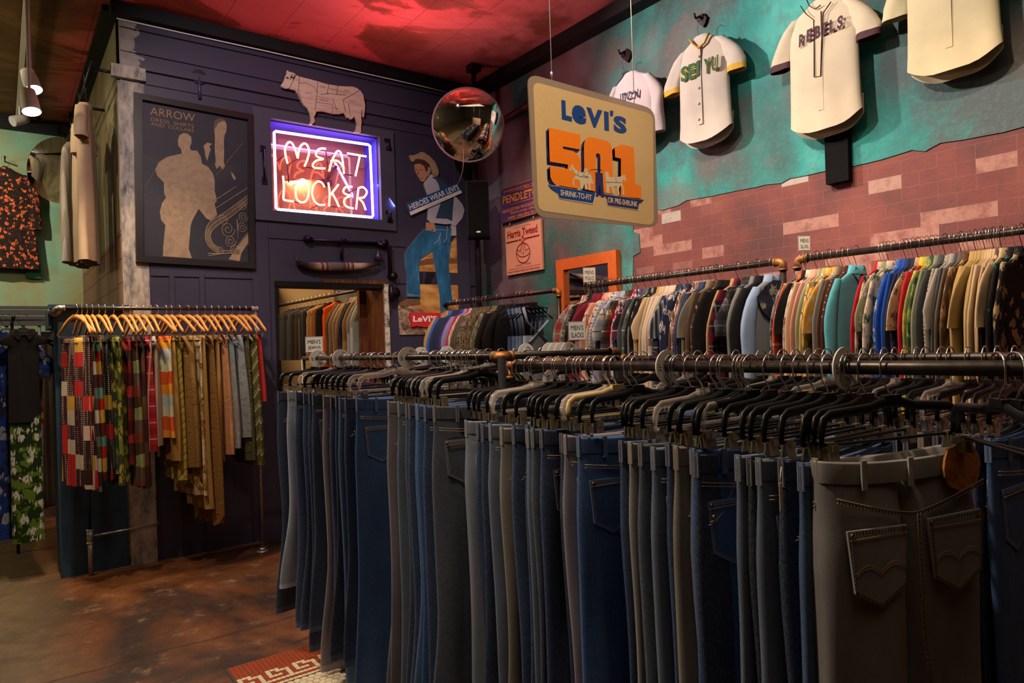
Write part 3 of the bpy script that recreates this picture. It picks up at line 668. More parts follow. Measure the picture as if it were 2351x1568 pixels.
# cowboy advertising board
cw = thing('cowboy_poster', 'tall cut-out advertising board of a cowboy in blue jeans reading HEROES WEAR LEVI\'S', 'poster', W(985, 560))
def ck(x, y): return (880 + x / 6.818, 330 + y / 6.818)
def c8(x, y): return (880 + x / 4.355, 500 + y / 4.355)
m_skin = flat('print_skin', (.46, .22, .13), .6, 0, .3, .12, 20); m_hat = flat('print_hat', (.36, .23, .13), .6, 0, .3, .3, 12)
m_shirt = flat('print_shirt', (.44, .42, .50), .6, 0, .3, .18, 14); m_vest = flat('print_vest', (.03, .06, .10), .6, 0, .3, .3, 14)
m_jean = NT('print_jeans', .55); n1 = m_jean.noise(7, 5, .6, m_jean.scaled(2, 2, .7)); m_jean.col(m_jean.ramp(n1, [(.3, (.010, .055, .13)), (.55, (.020, .12, .27)), (.75, (.06, .20, .36))])); m_jean = m_jean.m
m_card = flat('grey_card', (.16, .15, .16), .7); m_boot = flat('print_boot', (.16, .07, .035), .5, 0, .3, .4, 25)
m_hair = flat('print_hair', (.05, .025, .02), .6)
t = NT('print_land', .6); X, Y, Z = t.xyz(); n1 = t.noise(4, 5, .6, t.scaled(1, 1, 2.5)); t.col(t.ramp(n1, [(.3, (.16, .06, .03)), (.45, (.38, .17, .05)), (.6, (.56, .30, .09)), (.72, (.50, .33, .2))])); m_land = t.m
t = NT('print_rock', .6); n1 = t.noise(9, 6, .7, None, 1.5); t.col(t.ramp(n1, [(.35, (.05, .03, .025)), (.5, (.22, .13, .09)), (.62, (.50, .40, .32))])); m_rock = t.m
m_blue = flat('sign_blue', (.012, .075, .24), .5, var=.05); m_tab = flat('tab_red', (.55, .02, .03), .5, var=.05); m_lw = flat('letter_white', (.78, .74, .70), .6, var=0)
wall_poly('poster_ground', [c8(*p) for p in [(148, 870), (370, 860), (360, 480), (345, 420), (470, 330), (680, 250), (740, 180), (752, 460), (756, 1000), (600, 1140), (450, 1165), (165, 1172)]], .012, .012, m_land, cw, m_card)
wall_poly('poster_sky', [ck(*p) for p in [(1060, 1230), (1150, 1190), (1160, 1440), (1060, 1440)]], .0125, .012, flat('print_sky', (.45, .40, .42), .6), cw, m_card)
wall_poly('poster_fence', [c8(*p) for p in [(355, 440), (430, 408), (748, 405), (750, 460), (600, 455), (440, 470), (358, 478)]], .0132, .001, m_boot, cw)
wall_poly('poster_rock', [c8(*p) for p in [(148, 880), (240, 870), (330, 900), (400, 930), (470, 990), (500, 1090), (440, 1165), (165, 1170)]], .0134, .001, m_rock, cw)
wall_poly('far_leg', [c8(*p) for p in [(490, 330), (560, 270), (680, 240), (670, 330), (655, 480), (672, 640), (692, 830), (640, 900), (575, 960), (560, 760), (535, 600), (505, 440)]], .0146, .001, m_jean, cw)
wall_poly('figure_jeans', [c8(*p) for p in [(525, 72), (680, 100), (678, 180), (668, 260), (600, 255), (520, 310), (440, 370), (380, 410), (352, 460), (362, 600), (372, 800), (240, 790), (236, 600), (222, 480), (216, 370), (260, 290), (330, 200), (420, 100)]], .018, .016, m_jean, cw, m_card)
wall_poly('boot', [c8(*p) for p in [(148, 845), (180, 840), (240, 808), (365, 812), (372, 860), (300, 870), (230, 890), (150, 875)]], .017, .004, m_boot, cw)
m = MB(); 
for s_ in ([(575, 150), (555, 220), (510, 262)], [(420, 120), (575, 150)], [(640, 80), (632, 210), (600, 250)], [(520, 118), (670, 125)], [(245, 770), (370, 780)]): stroke(m, [c8(*p) for p in s_], .0185, .0013)
m.make('seam_lines', m_lw, cw, False)
wall_poly('figure_shirt', [ck(*p) for p in [(630, 620), (690, 545), (740, 480), (830, 510), (860, 590), (890, 700), (1100, 800), (1140, 830), (1240, 950), (1272, 1040), (1240, 1160), (1130, 1290), (1085, 1275), (1060, 1255), (960, 1260), (800, 1240), (740, 1235), (690, 1190), (700, 1040), (690, 800), (650, 690)]], .020, .018, m_shirt, cw, m_card)
wall_poly('figure_vest', [ck(*p) for p in [(760, 520), (850, 510), (960, 600), (1090, 760), (1105, 870), (1085, 1060), (1080, 1210), (1000, 1175), (820, 1165), (850, 1080), (900, 930), (895, 760), (870, 650), (830, 570)]], .0212, .001, m_vest, cw)
wall_poly('figure_face', [ck(*p) for p in [(495, 310), (560, 290), (680, 310), (720, 350), (745, 380), (740, 440), (720, 490), (680, 530), (640, 595), (600, 595), (570, 550), (535, 490), (500, 410)]], .021, .018, m_skin, cw, m_card)
wall_poly('figure_hair', [ck(*p) for p in [(480, 280), (500, 245), (560, 235), (640, 250), (720, 310), (735, 375), (700, 360), (690, 440), (668, 430), (640, 350), (570, 310), (510, 320), (488, 320)]], .0222, .001, m_hair, cw)
wall_poly('figure_hat', [ck(*p) for p in [(405, 185), (480, 178), (555, 150), (590, 128), (640, 135), (730, 200), (810, 280), (850, 370), (872, 450), (855, 510), (800, 490), (770, 480), (760, 410), (720, 320), (650, 260), (560, 235), (500, 240), (470, 290), (440, 270)]], .0228, .018, m_hat, cw, m_card)
m = MB(); 
for s_ in ([(505, 408), (540, 402)], [(570, 402), (620, 412)], [(550, 430), (540, 470), (560, 478)], [(580, 545), (610, 535)]): stroke(m, [ck(*p) for p in s_], .0222, .0022)
m.make('face_lines', m_hair, cw, False)
wall_poly('figure_hand', [ck(*p) for p in [(670, 1230), (740, 1235), (800, 1240), (815, 1330), (825, 1380), (790, 1375), (770, 1330), (745, 1365), (710, 1355), (690, 1360), (664, 1300)]], .0215, .001, m_skin, cw)
wall_poly('slogan_board', [ck(*p) for p in [(357, 935), (1160, 615), (1235, 770), (432, 1122)]], .034, .012, m_lw, cw, m_card)
wall_poly('slogan_panel', [ck(*p) for p in [(357, 935), (1160, 615), (1212, 722), (412, 1068)]], .0348, .001, m_blue, cw)
P1 = lambda x_, y_: W(x_, y_, .0352)
text_px('lettering', 'HEROES WEAR LEVI\'S', m_lw, P1, ck(425, 1042), ck(1192, 715), ck(390, 955), cw, bold=.02)
text_px('lettering', 'LOOK FOR THE RED TAB', flat('pale_brown_ink', (.40, .25, .2), .7, var=0), P1, ck(650, 1008), ck(1000, 860), ck(643, 992), cw)
wall_poly('brand_tab', [c8(*p) for p in [(265, 948), (575, 950), (560, 1075), (420, 1095), (330, 1082), (288, 1095)]], .0365, .02, m_tab, cw)
text_px('lettering', 'LeVI\'S', m_lw, lambda x_, y_: W(x_, y_, .037), c8(298, 1040), c8(535, 1040), c8(298, 978), cw, bold=.03)

# convex mirror on a ceiling bracket
mc = ray(1075, 288); mc = CAM + mc * (6.0 / FPX)
cm = thing('convex_mirror', 'round convex security mirror hanging from the ceiling in the room corner', 'mirror', mc)
nrm = (CAM + Vector((.0, .4, -.6)) - mc).normalized(); q_ = nrm.to_track_quat('Z', 'Y').to_matrix()
def dome(mb, c, q, rad, depth, mi=0, nr=10, nn=40):
    mb.loft([[c + q @ Vector((rad * k / nr * math.cos(2 * pi * j / nn), rad * k / nr * math.sin(2 * pi * j / nn), depth * (1 - (k / nr) ** 2))) for j in range(nn)] for k in range(nr, 0, -1)] + [[c + q @ Vector((.001 * math.cos(2 * pi * j / nn), .001 * math.sin(2 * pi * j / nn), depth)) for j in range(nn)]], mi, False, True)
m = MB(); dome(m, mc, q_, .312, .085); m.make('mirror_dome', m_mirror, cm, False)
m = MB(); m.tube([mc + q_ @ Vector((.312 * math.cos(2 * pi * j / 40), .312 * math.sin(2 * pi * j / 40), 0)) for j in range(40)], .009, 6, 0, False, closed=True); m.make('rim', flat('clear_rim', (.4, .3, .3), .3), cm, False)
m = MB(); dome(m, mc - nrm * .004, q_ @ Matrix.Rotation(pi, 3, 'X'), .31, .03); m.make('back_shell', m_black, cm, False)
bk = onZ(1087, 150, ZC - .0)
m = MB(); m.box((bk.x, bk.y, ZC - .03), (.1, .1, .06)); m.tube([(bk.x, bk.y, ZC - .05), (bk.x, bk.y + .02, mc.z + .1), mc - nrm * .03], .022, 8); m.make('ceiling_bracket', m_black, cm, False)
# loudspeaker on its pole
sp = thing('speaker', 'tall black loudspeaker with pink edge glow on a pole in the corner', 'speaker', (3.43, 5.27, 2.6))
rz_ = math.radians(-36); RZ = Matrix.Rotation(rz_, 3, 'Z')
cc = CAM + ray(1098, 484) * (6.2 / FPX); sp.location = cc
m = MB(); m.box(cc, (.20, .2, .50), 0, RZ); m.make('cabinet', flat('speaker_black', (.005, .0045, .005), .6, 0, .15), sp, False)
m = MB(); m.box(cc + RZ @ Vector((0, -.105, 0)), (.185, .012, .48), 0, RZ); m.make('grille', flat('grille_cloth', (.004, .004, .0045), .9, 0, .05), sp, False)
m = MB(); m.box(cc + RZ @ Vector((.0, -.113, -.21)), (.035, .004, .012), 0, RZ); m.make('badge', flat('silver_badge', (.6, .6, .6), .3, .8), sp, False)
m = MB(); m.cyl((cc.x + .08, cc.y + .15, 1.0), (cc.x + .08, cc.y + .15, ZC - .1), .03, 10); m.box(cc + Vector((.05, .1, 0)), (.05, .2, .06)); m.make('mounting_pole', m_black, sp, False)
# cables
m = MB(); m.tube([W(px, py, .14) for px, py in ((268, 42), (420, 76), (600, 115), (800, 160), (960, 196), (1031, 213))], .005, 6)
tag(m.make('cable', flat('white_cable', (.55, .52, .55), .5), None, False, at=W(640, 124, .14)), 'thin white cable running along the top of the navy wall', 'cable')
m = MB(); a = W(1060, 372, .3); m.tube([CAM + ray(x, y) * (q / FPX) for x, y, q in ((1066, 340, 6.02), (1064, 372, 6.05), (1063, 390, 6.15), (1058, 408, 6.35), (1050, 424, 6.5))], .004, 6)
tag(m.make('cable', flat('white_cable2', (.55, .52, .55), .5), None, False, at=CAM + ray(1060, 395) * (6.05 / FPX)), 'short white cable dangling below the convex mirror towards the cowboy board', 'cable')
m = MB(); m.tube([onX(1105 + 9, 300, XR - .06), onX(1250, 222, XR - .06)], .03, 10); tag(m.make('wall_pipe', flat('maroon_pipe', (.07, .02, .022), .4), None, False, at=onX(1180, 260, XR - .06)), 'dark maroon pipe along the teal wall behind the convex mirror', 'pipe')

# ------------------------------------------------------------------ teal wall things
VY, VN = (0, -1, 0), (-1, 0, 0)
def T(px, py, d=0.0): return onX(px, py, XR - d)
def T_poly(name, pts, d, thick, mat, parent):
    m = MB(); m.prism([T(x, y, d) for x, y in pts], (thick, 0, 0)); return m.make(name, mat, parent, False)
def cs_(x, y): return (1130 + x / 6.269, 390 + y / 6.269)
m_purple = flat('enamel_purple', (.07, .03, .14), .35, var=.1); m_org = flat('enamel_orange', (.62, .21, .035), .4, var=.1)
s1 = thing('wool_sign', 'purple and orange wool sign reading WARRANTED TO BE PENDLETON on the teal wall', 'sign', T(1195, 462))
T_poly('sign_plate', [cs_(*p) for p in [(125, 290), (760, 60), (780, 590), (135, 780)]], .03, .02, m_purple, s1)
PT = lambda x_, y_: T(x_, y_, .031)
def sl(a0, a1, y0, y1, w=.012):
    m = MB(); a, b = PT(*cs_(a0, y0)), PT(*cs_(a1, y1)); m.tube([a, b], w * .4, 4); return m
m = MB()
for (a0, y0, a1, y1) in ((140, 290, 745, 80), (140, 762, 765, 585), (230, 340, 745, 180), (210, 392, 745, 250), (210, 525, 750, 360)):
    m.tube([PT(*cs_(a0, y0)), PT(*cs_(a1, y1))], .005, 4)
m.make('border_lines', m_org, s1, False)
for s_, bl, br, tl, bo in (('WARRANTED TO BE', (160, 340), (735, 170), (160, 310), .02), ('PENDLETON', (155, 500), (745, 340), (155, 385), .02), ('PENDLETON WOOLEN MILLS', (150, 635), (750, 455), (150, 590), .015), ('PORTLAND, OREGON', (265, 650), (735, 520), (265, 615), .015), ('100% VIRGIN WOOL', (230, 718), (740, 580), (230, 680), .015)):
    text_px('lettering', s_, m_org, PT, cs_(*bl), cs_(*br), cs_(*tl), s1, bold=bo)
s2 = thing('tweed_sign', 'salmon pink Harris Tweed sign with a red orb hanging below the purple sign', 'sign', T(1203, 568))
m_sal = flat('salmon_board', (.66, .28, .2), .6, var=.06); m_dred = flat('dark_red_ink', (.26, .012, .02), .6, var=0)
T_poly('sign_plate', [cs_(*p) for p in [(185, 842), (697, 702), (728, 1430), (213, 1524)]], .03, .02, m_sal, s2)
m_grey = flat('grey_ink', (.28, .14, .11), .6, var=0)
for s_, bl, br, tl, mt_, bo in (('HAND WOVEN', (310, 850), (550, 790), (308, 825), m_grey, 0), ('Harris Tweed', (222, 998), (652, 895), (218, 890), m_dred, .025), ('HARRIS TWEED', (345, 1398), (560, 1350), (343, 1370), m_grey, 0), ('HAND WOVEN PURE SCOTTISH WOOL', (232, 1495), (690, 1415), (230, 1468), m_dred, .01)):
    text_px('lettering', s_, mt_, PT, cs_(*bl), cs_(*br), cs_(*tl), s2, bold=bo)
m = MB()
for pts, r in ([[(212, 1052), (382, 1010)], .006], [[(487, 985), (677, 938)], .006], [[(232, 1443), (690, 1358)], .0015], [[(360, 1155), (410, 1172), (430, 1040)], .004], [[(460, 1040), (480, 1160), (530, 1130)], .004], [smooth_pts([(352, 1205), (400, 1245), (450, 1250), (500, 1230), (543, 1190)]), .004], [[(425, 1040), (430, 970)], .003], [[(455, 1035), (450, 965)], .003]):
    m.tube([PT(*cs_(*p)) for p in pts], r, 5)
m.tube([PT(*cs_(448 + 97 * math.cos(k * pi / 18), 1196 + 142 * math.sin(k * pi / 18) - 10 * math.cos(k * pi / 18))) for k in range(36)], .005, 5, 0, False, closed=True)
for dx, dy in ((-35, 5), (35, -5), (0, -38), (0, 38)): 
    a = PT(*cs_(436 + dx, 1002 + dy)); m.box(a, (.003, .02, .02))
for k in range(8): m.box(PT(*cs_(446, 1085 + 20 * k)), (.003, .006, .006)); m.box(PT(*cs_(370 + 22 * k, 1195 + 14 * math.sin(k * .45) - 3 * k)), (.003, .006, .006))
m.make('orb_print', m_dred, s2, False)
for x, y in ((260, 790), (603, 690)):
    m = MB(); a, b = PT(*cs_(x, y - 40)), PT(*cs_(x + 5, y + 40)); m.tube([a, (a + b) / 2 + Vector((-.012, 0, 0)), b], .004, 6); m.make('hook', m_wire, s2, False)
# orange framed mirror
om = thing('wall_mirror', 'mirror in a bright orange wooden frame on the teal wall behind the racks', 'mirror', T(1355, 640))
fo = [(1286, 598), (1424, 575), (1427, 700), (1290, 730)]; 
A, B_, C_ = T(1286, 598), T(1424, 575), 1.15
m = MB(); fw = .09; y0, y1 = A.y, B_.y; zt_ = (A.z + B_.z) / 2
for (ya, yb, za, zb) in ((y0, y1, zt_ - fw, zt_), (y0, y0 - fw, C_, zt_ - fw), (y1 + fw, y1, C_, zt_ - fw)): m.box((XR - .025, (ya + yb) / 2, (za + zb) / 2), (.05, abs(yb - ya), zb - za))
m.make('frame', flat('orange_paint', (.62, .12, .015), .45, 0, .4, .2, 20), om, False)
m = MB(); m.box((XR - .012, (y0 + y1) / 2, (C_ + zt_) / 2), (.01, y0 - y1 - .02, zt_ - C_ - .02)); m.make('mirror_glass', m_mirror, om, False)
# black board under the lettered jersey
bb = [(1890, 250), (1944, 235), (1948, 413), (1896, 424)]
m = MB(); m.prism([T(x, y, .045) for x, y in bb], (.045, 0, 0)); tag(m.make('black_board', flat('black_board', (.004, .0035, .0045), .8, 0, .1, .4, 60), None, False, at=T(1919, 340)), 'upright black board on the teal wall below the REBELS jersey', 'board')

# ------------------------------------------------------------------ hanging jeans sign
sg = thing('hanging_sign', 'large tan plastic LEVI\'S 501 sign hanging on two wires from the ceiling', 'sign', (2.2, 2.4, 2.5))
YS = 2.4
def S(px, py, d=0.0): return onY(px, py, YS - d)
def rrect(c, r=.18, k=5):
    out = []
    P = [Vector((x, y, 0)) for x, y in c]
    for i in range(4):
        a, b, c2 = P[i - 1], P[i], P[(i + 1) % 4]; p, q = b + (a - b) * r, b + (c2 - b) * r
        for j in range(k + 1):
            u = j / k; w = p * (1 - u) ** 2 + b * 2 * u * (1 - u) + q * u * u; out.append((w.x, w.y))
    return out
so = rrect([(1211, 168), (1503, 250), (1512, 524), (1228, 497)], .09); si = rrect([(1224, 187), (1499, 262), (1501, 518), (1236, 483)], .06)
t = NT('brown_clear_plastic', .25, 0, .5); t.col((.34, .23, .15)); t.b.inputs['Alpha'].default_value = .80; m_sclear = t.m
t = NT('tan_sign_sheet', .22, 0, .5); X, Y, Z = t.xyz(); n1 = t.noise(5, 4); t.col(t.mix(t.noise(60, 3), t.mix(n1, (.54, .31, .10), (.66, .42, .18)), (.64, .42, .19))); t.bump(t.noise(3, 3, .5, t.scaled(.5, 1, 4)), .12, .01); m_stan = t.m
m = MB(); m.prism([S(*p) for p in so], (0, .006, 0)); m.make('plastic_border', m_sclear, sg, False)
m = MB(); m.prism([S(*p, .0015) for p in si], (0, .001, 0)); m.make('sign_sheet', m_stan, sg, False)
m_navyink = flat('navy_ink', (.022, .020, .10), .35, var=.05); m_blueink = flat('blue_ink', (.008, .045, .19), .35, var=.05); m_orange = flat('orange_ink', (.90, .20, .004), .35, var=.04); m_creamink = flat('cream_ink', (.66, .50, .30), .4, var=.08)
def cz(x, y): return (1230 + x / 7.126, 280 + y / 7.126)
def S_poly(name, pts, d, mat): 
    m = MB(); m.prism([S(*cz(*p), d) for p in pts], (0, .0006, 0)); return m.make(name, mat, sg, False)
five = [(215, 92), (727, 205), (733, 455), (445, 400), (445, 440), (620, 480), (690, 540), (735, 640), (742, 900), (720, 1030), (690, 1090), (545, 1070), (400, 1040), (345, 1045), (280, 985), (240, 900), (232, 720), (520, 770), (530, 700), (480, 690), (232, 650), (222, 380)]
zero = smooth_pts([(790, 480), (795, 340), (830, 270), (880, 245), (1000, 270), (1150, 310), (1225, 370), (1250, 470)], 4) + [(1262, 820), (1262, 1180), (1060, 1150), (1058, 560), (1045, 525), (1010, 512), (985, 530), (985, 1140), (800, 1100)]
one = [(1290, 412), (1345, 402), (1395, 368), (1605, 412), (1628, 1020), (1722, 1040), (1728, 1255), (1390, 1210), (1395, 600), (1300, 580)]
off = (-50, 52)
for nm, pl in (('5', five), ('0', zero), ('1', one)):
    for q in (.25, .5, .75, 1.0): S_poly('numeral_shadow', [(x + off[0] * q, y + off[1] * q) for x, y in pl], .0022, m_navyink)
for pl in (five, zero, one): S_poly('numeral', pl, .0030, m_orange)
S_poly('trousers_print', [(975, 820), (1095, 840), (1105, 1040), (1120, 1235), (1070, 1230), (1050, 1050), (1035, 1050), (1025, 1225), (980, 1215), (978, 1040)], .0036, m_navyink)
horse_l = [(585, 695), (610, 715), (640, 770), (700, 810), (780, 830), (800, 760), (835, 760), (840, 800), (880, 830), (900, 870), (930, 960), (950, 1020), (905, 1000), (890, 1040), (905, 1115), (870, 1120), (865, 1020), (830, 1000), (845, 1100), (810, 1105), (800, 1000), (770, 1095), (735, 1095), (720, 960), (640, 930), (622, 970), (635, 1050), (610, 1030), (605, 950), (650, 890), (640, 850), (625, 790), (570, 805), (550, 790), (575, 740)]
horse_r = [(1455, 862), (1480, 960), (1465, 970), (1430, 940), (1410, 990), (1440, 1090), (1445, 1185), (1420, 1190), (1425, 1095), (1380, 1040), (1360, 1100), (1375, 1200), (1340, 1195), (1330, 1050), (1270, 1060), (1300, 1180), (1270, 1180), (1240, 1070), (1200, 1060), (1205, 1170), (1160, 1160), (1150, 1000), (1140, 900), (1135, 820), (1185, 820), (1200, 900), (1300, 910), (1390, 890)]
S_poly('horse_print', horse_l, .0040, m_creamink); S_poly('horse_print', horse_r, .0040, m_creamink)
m = MB()
for pts in ([(640, 850), (720, 890), (860, 910)], [(700, 810), (690, 860)], [(820, 800), (770, 870), (860, 900)], [(900, 780), (1000, 775), (1090, 790)], [(1150, 985), (1400, 995)], [(1310, 910), (1315, 990)], [(600, 740), (585, 790)], [(890, 790), (860, 860)]):
    m.tube([S(*cz(*p), .0045) for p in pts], .0012, 4)
m.make('harness_print', m_navyink, sg, False)
bl_ = [(205, 1020), (260, 1045), (380, 1055), (430, 1070), (980, 1160), (935, 1330), (390, 1245), (365, 1165), (290, 1120), (240, 1080)]
br_ = [(1120, 1180), (1520, 1240), (1640, 1265), (1772, 1272), (1740, 1310), (1690, 1335), (1672, 1435), (1180, 1358), (1165, 1260)]
for q in (bl_, br_):
    cx_, cy_ = sum(p[0] for p in q) / len(q), sum(p[1] for p in q) / len(q)
    S_poly('ribbon_edge', [(cx_ + (x - cx_) * 1.02, cy_ + (y - cy_) * 1.10) for x, y in q], .0044, m_creamink)
S_poly('ribbon', bl_, .0050, m_blueink); S_poly('ribbon', br_, .0050, m_navyink)
PS = lambda x_, y_: S(x_, y_, .0056)
text_px('lettering', 'SHRINK-TO-FIT', m_creamink, PS, cz(405, 1200), cz(915, 1285), cz(405, 1105), sg, bold=.02, thick=.0006)
text_px('lettering', 'OR PRE-SHRUNK', m_creamink, PS, cz(1180, 1320), cz(1665, 1392), cz(1180, 1228), sg, bold=.02, thick=.0006)
def cv(x, y): return (1200 + x / 4.021, 150 + y / 4.021)
PS2 = lambda x_, y_: S(x_, y_, .003)
for s_, bl, br, tl in (('L', (362, 497), (455, 520), (357, 318)), ('e', (455, 525), (588, 556), (452, 352)), ('V', (588, 560), (735, 590), (588, 385)), ('I', (755, 598), (797, 607), (750, 422)), ("'", (805, 470), (836, 470), (805, 420)), ('S', (840, 612), (960, 640), (838, 455))):
    text_px('lettering', s_, m_blueink, PS2, cv(*bl), cv(*br), cv(*tl), sg, bold=.055, thick=.0006)
for px0, py0, pxt in ((1267, 190, 1263), (1456, 240, 1447)):
    a = S(px0, py0, -.003); m = MB(); m.cyl(a, (a.x, a.y, ZC), .0022, 5); m.cyl(a + Vector((0, 0, .03)), a + Vector((0, 0, .05)), .005, 6); m.make('hanging_wire', flat('pale_wire', (.5, .42, .38), .4), sg, False)

# ------------------------------------------------------------------ garments and hangers
def sp_(u, p): return math.copysign(abs(u) ** (2.0 / p), u)
def sring(cx, a, b, z, n, p=3.0, yo=0.0, fold=None):
    out = []
    for j in range(n):
        th = 2 * pi * j / n; x = a * sp_(math.cos(th), p); y = b * sp_(math.sin(th), p)
        if fold: dx, dy = fold(x + cx, y, th); x += dx; y += dy
        out.append((cx + x, y + yo, z))
    return out
def lerp(a, b, t): return a + (b - a) * t
def curve_at(pts, t):
    for (t0, v0), (t1, v1) in zip(pts, pts[1:]):
        if t <= t1:
            u = (t - t0) / (t1 - t0); u = u * u * (3 - 2 * u); return lerp(v0, v1, u)
    return pts[-1][1]

m_stitch = flat('tan_stitching', (.34, .25, .16), .8, var=.2)
m_pucker = flat('dark_worn_denim', (.085, .074, .064), .9, var=.5, sc_=200)
m_rivet = flat('copper_rivet', (.45, .22, .10), .35, .9)
m_patch = NT('leather_patch', .6); m_patch.col(m_patch.ramp(m_patch.noise(45, 4), [(.3, (.26, .09, .02)), (.6, (.48, .20, .05))])); m_patch.bump(m_patch.noise(60, 3), .5, .004); m_patch = m_patch.m
WASH = {'dk': ((.020, .027, .055), 'dark indigo'), 'nv': ((.026, .042, .092), 'navy blue'), 'md': ((.055, .10, .20), 'mid blue'), 'bl': ((.035, .085, .22), 'bright blue'),
        'lt': ((.30, .33, .40), 'pale washed'), 'gy': ((.17, .17, .185), 'faded grey'), 'gb': ((.11, .135, .185), 'grey blue'), 'kh': ((.19, .165, .125), 'khaki grey'),
        'bk': ((.012, .012, .015), 'black'), 'mv': ((.185, .155, .165), 'mauve grey'), 'bg': ((.21, .19, .17), 'brown grey'), 'sl': ((.06, .068, .085), 'dark slate')}
def nested(poly, k):
    cx = sum(p[0] for p in poly) / len(poly); cz = sum(p[1] for p in poly) / len(poly)
    return [(cx + (x - cx) * k, cz + (z - cz) * k) for x, z in poly]
def jeans(label, group, X, Y, z, wash, seed, yaw=0.0, L=1.06, W_=.40, T=.034, hem=.21, detail=2, back=True, patch=False, name='pair_of_jeans', spread=0.0):
    rnd = random.Random(seed); rgb = WASH[wash][0]; cl = fab('denim', rgb); worn = fab('denim', tuple(min(1, c * 1.6 + .02) for c in rgb))
    e = thing(name, label, 'jeans', (X, Y, z), yaw, group)
    ph = rnd.uniform(0, 6); ph2 = rnd.uniform(0, 6); sway = rnd.uniform(-.02, .02); lf = rnd.uniform(.8, 2.0); nz, N = (20, 26) if detail > 1 else (12, 18)
    def a_(t): return curve_at([(0, W_ / 4), (.18, W_ / 4 * 1.06), (.55, W_ / 4 * 1.03), (1, hem / 2)], t)
    def b_(t): return T / 2 * curve_at([(0, .75), (.15, 1.15), (.55, .95), (1, .85)], t)
    sag = .010
    m = MB()
    for s in (-1, 1):
        rings = []; dl = rnd.uniform(-.015, .015)
        for i in range(nz + 1):
            t = 1.0 if i == nz else .976 * i / (nz - 1); zz = -.034 - t * (L - .034 + dl)
            cx = s * (a_(t) + .002 + spread * max(0, t - .25)) + sway * t * t + s * .0
            amp = (.0055 if detail < 3 else .011) * min(1, t * 2.2)
            def fold(x, y, th, t=t, amp=amp):
                return (.004 * t * math.sin(3.1 * t * lf + ph), amp * math.sin(x / .021 + ph + 2.5 * t) * (1 if y > 0 else .7) + .6 * amp * math.sin(x / .05 - ph2 + 5 * t))
            r = sring(cx, a_(t), b_(t), zz, N, 2.6, .006 * s * min(1, t * 3), fold)
            if i == 0: r = [(x, y, zz - sag * (1 - min(1, abs(x) / (W_ / 2)) ** 2)) for x, y, zz in r]
            rings.append(r)
        m.loft(rings, 0, False, False, ringmi=[0] * (nz - 1) + [1])
    m.make('legs', [cl, worn], e)
    N2 = 40; m = MB(); hb = T / 2 * .9 + .002
    def wb(k, zz): return [(x, y, zz - sag * (1 - min(1, abs(x) / (W_ / 2)) ** 2)) for x, y, _ in sring(0, W_ / 2 * 1.01 * k, hb * (k - .02 if k == 1 else .55), 0, N2, 3.2)]
    m.loft([wb(1, -.042), wb(1, -.004), [(x * .995, y * .95, z + .004) for x, y, z in wb(1, -.004)], [(x * .96, y * .7, z) for x, y, z in wb(1, -.003)], [(x * .94, y * .6, z) for x, y, z in wb(1, -.04)]], 0, ringmi=[0, 1, 1, 2]); m.make('waistband', [cl, worn, fab('denim', tuple(min(1, c * 1.5 + .02) for c in rgb))], e)
    if detail < 1: return e
    loops = [(-W_ / 2 * .98, None), (-W_ * .30, -1), (.0, -1), (W_ * .30, -1)] if detail > 1 else [(-W_ / 2 * .98, None), (-W_ * .28, -1)]
    for lx, sd in loops:
        m = MB(); zc = -.024 - sag * (1 - min(1, abs(lx) / (W_ / 2)) ** 2)
        if sd is None:
            for dy in (-.0045, .0045): m.box((lx - .0052, dy, zc), (.0012, .0012, .055), 1)
            m.box((lx - .003, 0, zc), (.004, .014, .056), 0)
        else:
            m.box((lx, -hb - .003, zc), (.013, .004, .056), 0)
            for dx in (-.0042, .0042): m.box((lx + dx, -hb - .0053, zc), (.0011, .0008, .055), 1)
        m.make('belt_loop', [worn, m_stitch], e)
    # pockets on the face towards the room
    yb = lambda t: -b_(t) * 1.02 - (.005 if detail < 3 else .009)
    if back:
        for s in ((-1, 1) if detail > 1 else (-1,)):
            w = .148; x0 = s * W_ * .255 - w / 2; zt = -.115 if detail < 3 else -.128
            P = [(x0, zt), (x0 + w, zt + .004 * s), (x0 + w * .94, zt - .115), (x0 + w / 2, zt - .150), (x0 + w * .06, zt - .115)]
            m = MB(); ks = [1.0, .965, .945, .90, .88]
            R_ = [[(x, yb((-zz - .034) / L) - .0018, zz) for x, zz in nested(P, k)] for k in ks]
            m.loft([[(x, y + .004, z_) for x, y, z_ in R_[0]]] + R_, 0, False, True, ringmi=[1, 1, 2, 0, 2, 0], smooth=False)
            m.box((x0 + w / 2, yb(.12) - .0026, zt - .016), (w * .97, .0012, .0022), 2)
            if detail > 2:
                for o_ in (0, .006): m.tube([(x0 + w * (.06 + .88 * u / 20), yb(.15) - .0022, zt - .082 - o_ + .016 * math.sin(pi * ((u / 10) % 1.0 if u < 20 else 1))) for u in range(21)], .0007, 4, 2)
            m.make('back_pocket', [cl, worn, m_stitch], e)
            if detail > 1:
                if detail > 2:
                    m = MB(); Pn = nested(P, .955)
                    for (xa, za), (xb, zb_) in zip(Pn, Pn[1:] + Pn[:1]):
                        n_ = int(math.hypot(xb - xa, zb_ - za) / .0075)
                        for k in range(n_): u = (k + .5) / n_; m.box((lerp(xa, xb, u), yb(.15) - .0024, lerp(za, zb_, u)), (.0042, .0012, .0042) if abs(xb - xa) < abs(zb_ - za) else (.0036, .0012, .0075))
                    m.make('puckered_edge', m_pucker, e)
                for q in (.06, .94): m = MB(); m.cyl((x0 + w * q, yb(.1) - .001, zt - .008), (x0 + w * q, yb(.1) - .0045, zt - .008), .0045, 8); m.make('rivet', m_rivet, e)
